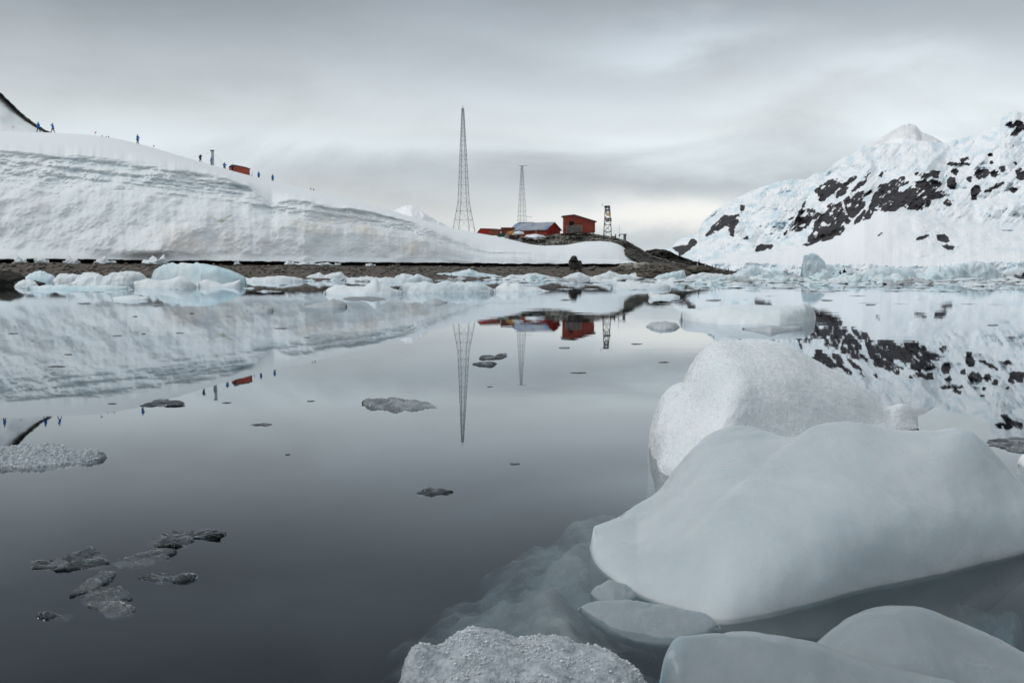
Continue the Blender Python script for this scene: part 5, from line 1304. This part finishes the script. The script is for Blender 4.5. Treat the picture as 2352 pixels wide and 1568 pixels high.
prism('backing', [(1302, 535.5), (1302, 520), (1336.5, 518.5), (1336.5, 535)], sy - 0.9, 0.15, M_WOODD, rk_)

def gabled(label, A, Bp, Cp, wall_h, ridge_h, below, wall_m, gable_m, roof_m, over=0.25, name='house', cat='building', door=False):
    """A front right corner, Bp back right corner, Cp front left corner (world, floor level): ridge runs along A-Cp"""
    A = np.array(A, float); u = np.array(Cp, float) - A; v = np.array(Bp, float) - A; u[2] = v[2] = 0
    t_ = thing(name, A, label, cat)
    Z = np.array([0, 0, 1.0]); o0 = np.zeros(3)
    P_ = lambda a, b_, z: u * a + v * b_ + Z * z
    V = [P_(0, 0, -below), P_(1, 0, -below), P_(1, 1, -below), P_(0, 1, -below), P_(0, 0, wall_h), P_(1, 0, wall_h), P_(1, 1, wall_h), P_(0, 1, wall_h)]
    pyobj('wall', V, [(0, 4, 5, 1), (1, 5, 6, 2), (2, 6, 7, 3), (4, 7, 6, 5)], wall_m, t_)
    e_ = -0.002
    pyobj('gable_wall', [P_(e_, 0, -below), P_(e_, 1, -below), P_(e_, 1, wall_h), P_(e_, .5, ridge_h), P_(e_, 0, wall_h), P_(0.02, 0, -below), P_(0.02, 1, -below), P_(0.02, 1, wall_h), P_(0.02, .5, ridge_h), P_(0.02, 0, wall_h)],
          [(0, 1, 2, 3, 4), (9, 8, 7, 6, 5), (0, 5, 6, 1), (1, 6, 7, 2), (2, 7, 8, 3), (3, 8, 9, 4), (4, 9, 5, 0)], gable_m, t_)
    pyobj('gable_wall', [P_(1, 0, wall_h), P_(1, 1, wall_h), P_(1, .5, ridge_h), P_(0.99, 0, wall_h), P_(0.99, 1, wall_h), P_(0.99, .5, ridge_h)], [(0, 2, 1), (3, 4, 5), (0, 3, 5, 2), (1, 2, 5, 4)], gable_m, t_)
    ov = over / np.linalg.norm(u); s_ = (ridge_h - wall_h) * 0.18
    R_ = []
    for z in (0.02, 0.16):
        R_ += [P_(-ov, -.09, wall_h - s_ + z), P_(-ov, .5, ridge_h + z), P_(-ov, 1.09, wall_h - s_ + z), P_(1 + ov, -.09, wall_h - s_ + z), P_(1 + ov, .5, ridge_h + z), P_(1 + ov, 1.09, wall_h - s_ + z)]
    pyobj('roof', R_, [(0, 1, 4, 3), (1, 2, 5, 4), (9, 10, 7, 6), (10, 11, 8, 7), (0, 3, 9, 6), (2, 8, 11, 5), (0, 6, 7, 1), (1, 7, 8, 2), (3, 4, 10, 9), (4, 5, 11, 10)], roof_m, t_)
    return t_, P_
A_ = at(1257, 541, 206); B_ = at(1286.5, 541, 210.5); C_ = at(1172, 541, 212.5)
bb, P_ = gabled('red building with a long worn blue roof and bright red end wall', A_, B_, C_, 1.30, 2.62, 1.2, M_RED, M_REDB, M_ROOFB)
w_ = P_(0.28, -0.006, 0.75)
segs = [(w_ + np.array([.17 * math.cos(q), 0, .17 * math.sin(q)]), w_ + np.array([.17 * math.cos(q + .79), 0, .17 * math.sin(q + .79)]), 0.05) for q in [k * math.pi / 4 for k in range(8)]]
bars('porthole', segs, M_WHITE, bb)
dr = [P_(-0.006, .3, -0.4), P_(-0.006, .62, -0.4), P_(-0.006, .62, 1.0), P_(-0.006, .3, 1.0), P_(-0.002, .3, -0.4), P_(-0.002, .62, -0.4), P_(-0.002, .62, 1.0), P_(-0.002, .3, 1.0)]
pyobj('door', dr, [(0, 1, 2, 3), (7, 6, 5, 4), (0, 4, 5, 1), (1, 5, 6, 2), (2, 6, 7, 3), (3, 7, 4, 0)], M_RED, bb)
A_ = at(1222, 532, 216); B_ = at(1226, 532, 222); C_ = at(1190, 532, 217)
gabled('grey-roofed red building peeping over the blue roof', A_, B_, C_, 0.9, 1.95, 1.5, M_RED, M_RED, M_ROOFG, 0.2)
# red and brown huts to the left
h1 = thing('hut', at(1120, 535, 213), 'low bright red hut, leftmost of the station huts', 'building')
prism('wall', [(1096, 534.8), (1104, 525.2), (1141, 526.2), (1141, 540)], 213, 4, M_REDB, h1)
prism('roof', [(1095, 534.5), (1103.6, 524.2), (1142, 525.4), (1142, 526.6), (1104, 525.4), (1096.4, 535.5)], 212.8, 4.4, M_TRIM, h1)
h2 = thing('hut', at(1135, 538, 210), 'faded red-brown hut with a lean-to roof beside the green crate', 'building')
prism('wall', [(1121, 539.5), (1122, 532), (1132, 527), (1152, 526.5), (1152, 541)], 210, 2.5, M_BRICK, h2)
prism('roof', [(1120.5, 532.6), (1131.6, 526.6), (1152.4, 525.8), (1152.4, 526.8), (1132, 527.8), (1121.5, 533)], 209.8, 2.9, M_WOODG, h2)
h3 = thing('hut', at(1165, 540, 211), 'faded brick-red box hut touching the blue-roofed building', 'building')
prism('wall', [(1151, 541), (1151, 523.4), (1182, 523.8), (1182, 541)], 211.5, 4, M_BRICK, h3)
prism('roof', [(1150.4, 523.2), (1182, 523.6), (1182, 522.6), (1150.4, 522.2)], 211.2, 4.5, M_WOODD, h3)
c_ = at(1150.8, 533.6, 209.6)
disc = thing('sign', c_, 'small round white sign on the brick-red hut', 'sign')
bars('plate', [((0, 0, 0), (0, 0.06, 0), 0.17, 10)], M_WHITE, disc); bars('hub', [((0, -.03, 0), (0, 0.0, 0), 0.05, 8)], M_STEEL, disc)
def crate(label, px, Y, d, mat, name='crate', cat='crate', lid=None):
    c = at(np.mean([p[0] for p in px]), max(p[1] for p in px), Y)
    t_ = thing(name, c, label, cat)
    prism('body', px, Y, d, mat, t_)
    ys = min(p[1] for p in px); xa = min(p[0] for p in px); xb = max(p[0] for p in px)
    prism('lid', [(xa - .5, ys + .6), (xb + .5, ys + .6), (xb + .5, ys - .5), (xa - .5, ys - .5)], Y - .06, d + .12, lid or mat, t_)
    return t_
crate('dark green crate at the edge of the snow', [(1142, 544), (1143, 538), (1159, 537.5), (1160, 544)], 206, 1.4, M_GREEN)
crate('dark timber stack below the cream tarpaulin', [(1169, 549.5), (1169, 540.5), (1194, 540.5), (1194, 552), (1178, 551)], 204, 1.6, M_WOODD, 'timber_stack', 'timber')
def heap(label, cat, name, x0, x1, yt_, yb_, Y, mat, seed):
    c = at((x0 + x1) / 2, yb_, Y); a = (x1 - x0) / F * Y / 2; h = (yb_ - yt_) / F * Y
    ns, nr = 26, 14
    a_ = np.linspace(0, 2 * math.pi, ns, endpoint=False)[None, :]; b_ = np.linspace(-0.5, math.pi / 2, nr)[:, None]
    p = np.stack([np.cos(a_) * np.cos(b_), np.sin(a_) * np.cos(b_), np.sin(b_) + 0 * a_], -1) * (1 + 0.35 * fbm(np.stack([np.cos(a_) * np.cos(b_), np.sin(a_) * np.cos(b_), np.sin(b_) + 0 * a_], -1) * 1.6 + seed, 3))[..., None]
    p = p * np.array([a, a * 0.6, h])
    o = link(name, fast_mesh(name, p.reshape(-1, 3), gridq(nr, ns, wrap=True)), mat); o.location = c
    return tag(o, label, cat)
heap('orange and tan tarpaulin over stores beside the blue roof', 'tarpaulin', 'tarpaulin', 1163, 1183, 531, 540, 205, M_ORANGE, 1)
heap('cream tarpaulin over stores under the blue eave', 'tarpaulin', 'tarpaulin', 1175, 1195, 533, 540, 204.5, M_CREAM, 2)
heap('white snow patch on the cream tarpaulin', 'snow', 'snow_patch', 1182, 1204, 531.5, 535.5, 204.3, M_SNOWT, 3)
heap('brown scrap heap beside the green crate', 'scrap', 'scrap_heap', 1158, 1174, 537, 548, 204.6, M_ROCK, 4)
heap('brown rubble at the left end of the dark platform', 'rubble', 'rubble', 1190, 1206, 545, 553, 203.6, M_ROCK, 6)
pf = thing('platform', at(1228, 556, 202.5), 'dark timber platform on short legs topped with snow', 'platform')
prism('deck', [(1198, 547.5), (1198, 545.8), (1253, 545.8), (1253, 547.2)], 201.5, 3.0, M_WOODD, pf)
for xx in (1200, 1217, 1236, 1250):
    prism('leg', [(xx, 557), (xx, 547), (xx + 2.2, 547), (xx + 2.2, 557)], 201.6, 0.3, M_WOODG if xx == 1236 else M_WOODD, pf)
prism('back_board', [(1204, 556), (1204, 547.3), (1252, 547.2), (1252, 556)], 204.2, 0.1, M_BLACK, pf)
heap('white snow drift piled on the dark platform', 'snow', 'snow_patch', 1204, 1252, 538.5, 546.5, 202.8, M_SNOWT, 5)
# small fixtures on the right end of the rocks
fx = thing('instrument_box', at(1409, 551, 204), 'brown box with an upright post at the right end of the station rocks', 'box')
prism('body', [(1404, 549.5), (1404, 542), (1415, 542), (1415, 550.5)], 203.8, 0.8, M_WOODG, fx); prism('post', [(1413, 550), (1413, 537.3), (1415.2, 537.3), (1415.2, 550)], 203.6, 0.2, M_WOODD, fx)
cp = thing('concrete_pillar', at(1435, 556, 203.5), 'pale concrete pillar with a flat overhanging cap', 'pillar')
prism('shaft', [(1432.5, 558), (1432.5, 538.5), (1438.3, 538.5), (1438.3, 559)], 203.2, 0.5, M_CONC, cp); prism('cap', [(1425, 538.6), (1425, 537.4), (1440, 536.9), (1440, 538.6)], 202.9, 1.0, M_CONC, cp)
wm = thing('whip_antenna', at(1422.5, 553, 203.5), 'thin whip antenna with a small dark device left of the concrete pillar', 'antenna')
bars('rod', [((0, 0, -.3), (0, 0, 2.9), 0.022)], M_STEELD, wm); box('device', (0, -.05, 1.05), (0.22, 0.2, 0.5), M_STEELD, wm)
# hut on the snow ridge
hy = 222
hh = thing('hut', at(548, 403, hy), 'brick-red hut alone among the hikers on the snow ridge', 'building')
prism('wall', [(533.4, 402), (533.4, 378.8), (565.6, 385.2), (565.6, 408)], hy, 3.0, M_HUT, hh)
a_ = at(525.6, 397, hy + 1.6); 
V = [at(533.4, 402, hy), at(533.4, 378.8, hy), at(525.6, 383.0, hy + 1.9), at(525.6, 400, hy + 1.9), at(533.4, 402, hy) + np.array([0.02, 0.6, 0]), at(533.4, 378.8, hy) + np.array([.02, .6, 0]), at(525.6, 383.0, hy + 1.9) + np.array([.02, .6, 0]), at(525.6, 400, hy + 1.9) + np.array([.02, .6, 0])]
ew = pyobj('end_wall', V, [(0, 1, 2, 3), (7, 6, 5, 4), (0, 4, 5, 1), (1, 5, 6, 2), (2, 6, 7, 3), (3, 7, 4, 0)], M_HUT); adopt(ew, hh)
prism('roof', [(525.4, 382.6), (533.3, 377.4), (566.2, 384.0), (566.2, 385.6), (533.4, 379.2), (525.8, 383.8)], hy - 0.15, 3.4, M_TRIM, hh)
hg = thing('post', at(579.5, 409, 222), 'thin post with a dark instrument cradle right of the ridge hut', 'post')
bars('rod', [((0, 0, -.3), (0, 0, 1.15), 0.05)], M_STEEL, hg); bars('cradle', [((-0.95, 0, 0.25), (0, 0, 0.45), 0.07), ((-0.5, 0, 0.1), (-0.2, 0, 0.6), 0.05), ((0, 0, .1), (1.6, 0, -0.15), 0.04)], M_STEELD, hg)

# marker flags
for i, (x, y, lb) in enumerate([(29, 291.5, 'red marker flag on the far snow slope at the left edge'), (218, 304.5, 'red marker flag on the ridge between the first pair and the lone hiker'), (352, 335.5, 'red marker flag on a cane just right of the lone blue hiker')]):
    Y = 250 if i == 0 else 195
    b_ = at(x, y + (4 if i else 3.5), Y)
    t_ = thing('marker_flag', b_, lb, 'flag')
    bars('cane', [((0, 0, -.3), (0, 0, 0.42), 0.015)], M_STEELD, t_)
    pyobj('flag', [(0, 0, .2), (0.26, .03, .24), (0.24, -.03, .45), (0, 0, .45), (0, .03, .2), (0.26, .06, .24), (0.24, 0, .45), (0, .03, .45)], [(0, 1, 2, 3), (7, 6, 5, 4), (0, 4, 5, 1), (1, 5, 6, 2), (2, 6, 7, 3), (3, 7, 4, 0)], M_REDF, t_)

# ------------------------------------------------------------------ people
M_SKIN = pbr('skin', (0.45, 0.27, 0.19), 0.6, 0.3)
M_TROU = pbr('dark_trousers', (0.012, 0.014, 0.030), 0.8, 0.2)
M_PARKA = pbr('blue_parka', (0.018, 0.15, 0.46), 0.7, 0.3, var=0.25, vscale=6)
M_NAVY = pbr('navy_parka', (0.010, 0.025, 0.12), 0.7, 0.3)
M_BLK = pbr('black_cloth', (0.010, 0.011, 0.018), 0.8, 0.2)
M_LIME = pbr('lime_hat', (0.40, 0.55, 0.08), 0.7, 0.2)
M_ORJ = pbr('orange_strap', (0.65, 0.07, 0.03), 0.7, 0.2)
def skin_mesh(name, chain, edges, radii, mat, parent, root=0, sub=1):
    me = bpy.data.meshes.new(name); me.from_pydata(chain, edges, []); me.update()
    o = bpy.data.objects.new(name, me); COL.objects.link(o)
    md = o.modifiers.new('s', 'SKIN'); md.use_smooth_shade = True
    for i, v in enumerate(me.skin_vertices[0].data):
        r_ = radii[i]; v.radius = r_ if isinstance(r_, tuple) else (r_, r_); v.use_root = (i == root)
    sb = o.modifiers.new('u', 'SUBSURF'); sb.levels = sub; sb.render_levels = sub
    dg = bpy.context.evaluated_depsgraph_get(); dg.update()
    m2 = bpy.data.meshes.new_from_object(o.evaluated_get(dg)); m2.name = name
    bpy.data.objects.remove(o)
    m2.materials.clear()
    return link(name, m2, mat, parent)
def person(loc, label, face=0.0, stride=0.25, arms='down', coat=None, pack=None, hood=None, h=1.75, group='hikers on the snow ridge', lean=0.06, sit=False, cat='person', hat=None):
    """faces local +X; face = heading"""
    coat = coat or M_PARKA
    t_ = thing('person', loc, label, cat, group, face)
    k = h / 1.75
    L = lean
    if sit:
        hipz = 0.30
        leg = lambda s: [(0.0, s * .10, hipz), (0.42, s * .13, hipz + 0.12), (0.50, s * .13, 0.04), (0.62, s * .13, 0.03)]
    else:
        hipz = 0.92
        leg = lambda s: [(0.0, s * .09, hipz), (s * stride * 0.45 + .05, s * .10, 0.50), (s * stride, s * .10, 0.09), (s * stride + .17, s * .12, 0.05)]
    sz = hipz
    V = [(0, 0, sz), (L * .5, 0, sz + .25), (L, 0, sz + .50), (L, 0, sz + .60), (L + .02, 0, sz + .70), (L + .03, 0, sz + .80)]
    rr = [(.15, .13), (.15, .12), (.17, .11), (.06, .06), (.095, .105), (.075, .085)]
    E = [(0, 1), (1, 2), (2, 3), (3, 4), (4, 5)]
    for s in (1, -1):
        b_ = len(V); V += leg(s); rr += [.12, .09, .07, .055]; E += [(0, b_), (b_, b_ + 1), (b_ + 1, b_ + 2), (b_ + 2, b_ + 3)]
    def arm(s):
        sh_ = (L, s * .20, sz + .47)
        if arms == 'down': return [sh_, (L - .03, s * .27, sz + .20), (L + .12, s * .25, sz - .02)]
        if arms == 'camera': return [sh_, (L + .16, s * .27, sz + .30), (L + .22, s * .07, sz + .66)]
        if arms == 'front': return [sh_, (L + .08, s * .26, sz + .22), (L + .36, s * .12, sz + .30)]
        if arms == 'wide': return [sh_, (L, s * .48, sz + .42), (L + .02, s * .74, sz + .40)]
        if arms == 'pole': return [sh_, (L + .12, s * .25, sz + .22), (L + .42, s * .20, sz + (.34 if s > 0 else .12))]
    AR = []
    for s in (1, -1):
        a_ = arm(s); AR.append(a_)
        b_ = len(V); V += a_; rr += [.065, .05, .04]; E += [(2, b_), (b_, b_ + 1), (b_ + 1, b_ + 2)]
    sc = lambda pts: [tuple(c * k for c in p) for p in pts]
    body = skin_mesh('body', sc(V), E, [tuple(a * k for a in r_) if isinstance(r_, tuple) else r_ * k for r_ in rr], M_TROU, t_)
    body.data.materials.append(M_SKIN)
    zt = (sz + .63) * k
    for p in body.data.polygons:
        if p.center.z > zt: p.material_index = 1
    # jacket: torso and sleeves
    V = [(0.0, 0, sz - .14), (L * .3, 0, sz + .05), (L * .6, 0, sz + .28), (L, 0, sz + .50), (L, 0, sz + .60)]
    rr = [(.25, .24), (.23, .21), (.23, .19), (.24, .18), (.10, .10)]; E = [(0, 1), (1, 2), (2, 3), (3, 4)]
    for a_ in AR:
        b_ = len(V); m_ = a_[1]; e = a_[2]; e = tuple(m_[i] + (e[i] - m_[i]) * .86 for i in range(3))
        V += [a_[0], m_, e]; rr += [.11, .09, .075]; E += [(3, b_), (b_, b_ + 1), (b_ + 1, b_ + 2)]
    skin_mesh('jacket', sc(V), E, [tuple(a * k for a in r_) if isinstance(r_, tuple) else r_ * k for r_ in rr], coat, t_, root=1)
    # hood or hat
    V = [(L - .03, 0, sz + .66), (L - .01, 0, sz + .78), (L + .0, 0, sz + .86)]
    skin_mesh('hat' if hat else 'hood', sc(V), [(0, 1), (1, 2)], [(.10 * k, .11 * k), (.12 * k, .12 * k), (.08 * k, .08 * k)], hat or hood or coat, t_)
    if pack:
        V = [(L - .25, 0, sz + .10), (L - .27, 0, sz + .32), (L - .24, 0, sz + .52)]
        skin_mesh('backpack', sc(V), [(0, 1), (1, 2)], [(.15 * k, .16 * k), (.17 * k, .17 * k), (.13 * k, .14 * k)], pack, t_)
    return t_
def ridge_person(x, yfoot, ytop, label, **kw):
    Y = 1.75 * kw.pop('hm', 1.0) * F / (yfoot - ytop)
    Yc_ = float(interp(x, YC))
    h = (yfoot - ytop) / F * Yc_
    return person(at(x, yfoot, Yc_ - 0.4), label, h=h, **kw)
ridge_person(89, 304, 280.5, 'hiker in blue parka walking left in front of the dark rock ridge', face=R(170), stride=.24)
ridge_person(122, 306, 283.5, 'hiker in blue parka striding right of the rock ridge with a camera raised', face=R(190), stride=.32, arms='camera')
ridge_person(316, 331, 309.5, 'lone hiker in blue parka standing on the crest between two red flags', face=R(-20), stride=.10, arms='front')
ridge_person(460, 373.5, 355, 'hiker in dark clothing with a pack and raised hands, uphill of the small mast', face=R(-15), stride=.18, coat=M_BLK, pack=M_BLK, arms='camera')
ridge_person(485.3, 380.5, 361, 'hiker in blue parka standing right in front of the small lattice mast', face=R(-10), stride=.10, arms='front')
ridge_person(515.5, 392, 373, 'hiker in blue parka with a dark backpack reaching forward, left of the ridge hut', face=R(-8), stride=.24, pack=M_BLK, arms='pole')
ridge_person(533.6, 396, 378, 'hiker in navy and blue passing in front of the ridge hut', face=R(-20), stride=.12, coat=M_NAVY, arms='front')
ridge_person(594, 412.5, 394, 'hiker in bright blue parka right of the post, nearer the ridge hut', face=R(-25), stride=.10)
ridge_person(626, 419, 400.5, 'hiker in bright blue parka lowest on the ridge, nearest the station', face=R(-30), stride=.14)
ridge_person(-7, 303, 279, 'hiker in blue parka just beyond the left edge, seen in the water\'s reflection', face=R(180), stride=.2)
def behind(x, ytop, label):
    Yc_ = float(interp(x, YC)); yv = float(interp(x, CREST))
    person(at(x, ytop, Yc_ + 2.0) - np.array([0, 0, 1.72]), label, face=R(-30), stride=.15, coat=M_NAVY, hood=M_BLK)
behind(234, 312.0, 'leftmost of three hooded heads just showing over the crest')
behind(243.5, 313.6, 'low middle head of the three showing over the crest')
behind(249, 313.4, 'rightmost of three hooded heads showing over the crest')
behind(713.5, 432.3, 'left head of two showing over the crest far down the ridge')
behind(720, 433.8, 'right head of two showing over the crest far down the ridge')

# ------------------------------------------------------------------ inflatable boat
M_RUB = pbr('grey_rubber', (0.10, 0.11, 0.12), 0.5, 0.4)
def inflatable(x, ywater, label, rz, sc=1.0):
    p = onz(x, ywater)
    t_ = thing('inflatable_boat', (p[0], p[1], 0), label, 'boat', None, rz)
    V = []; n_ = 40; m_ = 12
    path = [(-2.1, -.75, .28), (-1.0, -.78, .28), (0.4, -.78, .30), (1.4, -.62, .42), (2.0, -.28, .62), (2.15, 0, .70), (2.0, .28, .62), (1.4, .62, .42), (0.4, .78, .30), (-1.0, .78, .28), (-2.1, .75, .28)]
    C = resample(path, n_); T = np.gradient(C, axis=0); T /= np.linalg.norm(T, axis=1)[:, None]
    P_ = []
    for i in range(n_):
        s_ = np.cross(T[i], [0, 0, 1.0]); s_ /= np.linalg.norm(s_); w_ = np.cross(s_, T[i]); r_ = .24 * (0.45 if i in (0, n_ - 1) else 1)
        P_.append([C[i] + r_ * (math.cos(a) * s_ + math.sin(a) * w_) for a in np.linspace(0, 2 * math.pi, m_, endpoint=False)])
    link('tube', fast_mesh('tube', np.array(P_).reshape(-1, 3), gridq(n_, m_, wrap=True)), M_RUB, t_)
    pyobj('hull', [(-2.1, -.7, .2), (1.4, -.5, .25), (2.0, 0, .45), (1.4, .5, .25), (-2.1, .7, .2), (-2.1, 0, -.15), (1.2, 0, -.1)], [(0, 1, 2, 3, 4), (0, 5, 6, 1), (1, 6, 2), (2, 6, 3), (3, 6, 5, 4), (4, 5, 0)], M_TRIM, t_)
    box('transom', (-1.95, 0, .35), (.08, 1.1, .5), M_WOODD, t_)
    mo = box('outboard_motor', (-2.25, 0, .75), (.32, .28, .42), M_BLACK, t_); 
    bars('motor_shaft', [((-2.25, 0, .55), (-2.25, 0, -.3), .06)], M_BLACK, mo)
    return t_
bt_ = inflatable(1937, 641.5, 'grey inflatable boat with two crew, half hidden behind an ice lump', R(35))
bp_ = np.array(bt_.location)
py = float(bp_[1])
person(np.array([float(at(1930, 640, py)[0]), py, 0.30]), 'seated boater in navy with an orange strap and arms held wide', face=R(150), sit=True, coat=M_NAVY, arms='wide', group='crew of the inflatable boats')
person(np.array([float(at(1941, 640, py)[0]), py + 0.6, 0.62]), 'seated boater in black with a lime hat', face=R(20), sit=True, coat=M_BLK, hat=M_LIME, arms='front', group='crew of the inflatable boats')
b2 = inflatable(2366, 643, 'grey inflatable boat just entering at the right edge', R(150))
bp_ = np.array(b2.location)
person(np.array([float(at(2354, 640, float(bp_[1]))[0]), float(bp_[1]), 0.45]), 'seated boater in black at the right edge', face=R(190), sit=True, coat=M_BLK, hat=M_LIME, arms='front', group='crew of the inflatable boats')

# ------------------------------------------------------------------ penguins on the rocky point
M_PB = pbr('penguin_back', (0.015, 0.016, 0.02), 0.6, 0.3); M_PW = pbr('penguin_front', (0.70, 0.70, 0.68), 0.7, 0.2); M_BEAK = pbr('beak', (0.45, 0.12, 0.05), 0.5, 0.3)
def penguin_parts(t_):
    V = [(0, 0, .10), (-.01, 0, .22), (0, 0, .38), (.01, 0, .50), (.02, 0, .58), (.03, 0, .645), (-.10, 0, .03)]
    body = skin_mesh('body', V, [(0, 1), (1, 2), (2, 3), (3, 4), (4, 5), (0, 6)], [.10, .125, .11, .065, .055, .045, .03], M_PB, t_)
    body.data.materials.append(M_PW)
    for p in body.data.polygons:
        if p.normal.x > 0.35 and .08 < p.center.z < .50: p.material_index = 1
    for s in (1, -1):
        skin_mesh('flipper', [(0, s * .11, .46), (-.01, s * .17, .34), (-.03, s * .18, .20)], [(0, 1), (1, 2)], [(.03, .015), (.03, .015), (.015, .01)], M_PB, t_)
        skin_mesh('foot', [(0, s * .05, .03), (.09, s * .06, .015)], [(0, 1)], [.025, .02], M_BEAK, t_)
    skin_mesh('beak', [(.06, 0, .62), (.13, 0, .61)], [(0, 1)], [.018, .007], M_BEAK, t_)
pens = [(1605.5, 603.2, 201, 'penguin on the crest of the dark dome ridge', R(-60)), (1602, 611.2, 199, 'penguin with white front on the flat ledge below the dome', R(-95)),
        (1620, 612.6, 199.5, 'penguin at the right end of the flat ledge', R(-90)), (1643, 618.2, 198, 'penguin standing first along the low rocky tail', R(200)), (1652, 619.8, 198, 'penguin standing close right of the first on the rocky tail', R(-100)),
        (1673, 622.8, 197, 'taller looking penguin midway along the rocky tail', R(180)), (1702, 627.5, 196, 'penguin farthest out on the rocky tail', R(170)), (1636, 616.8, 198, 'small penguin behind the first on the rocky tail', R(30))]
proto = None
for (x, y, Y, lb, f_) in pens:
    loc = at(x, y, Y - 1.2)
    if proto is None:
        t_ = thing('penguin', loc, lb, 'penguin', 'penguins on the rocky point', f_); penguin_parts(t_); proto = t_
    else:
        t_ = proto.copy(); COL.objects.link(t_); t_.location = loc; t_.rotation_euler = (0, 0, f_); t_['label'] = lb
        for ch in list(proto.children):
            c = ch.copy(); COL.objects.link(c); c.parent = t_
    t_.scale = (1.05,) * 3
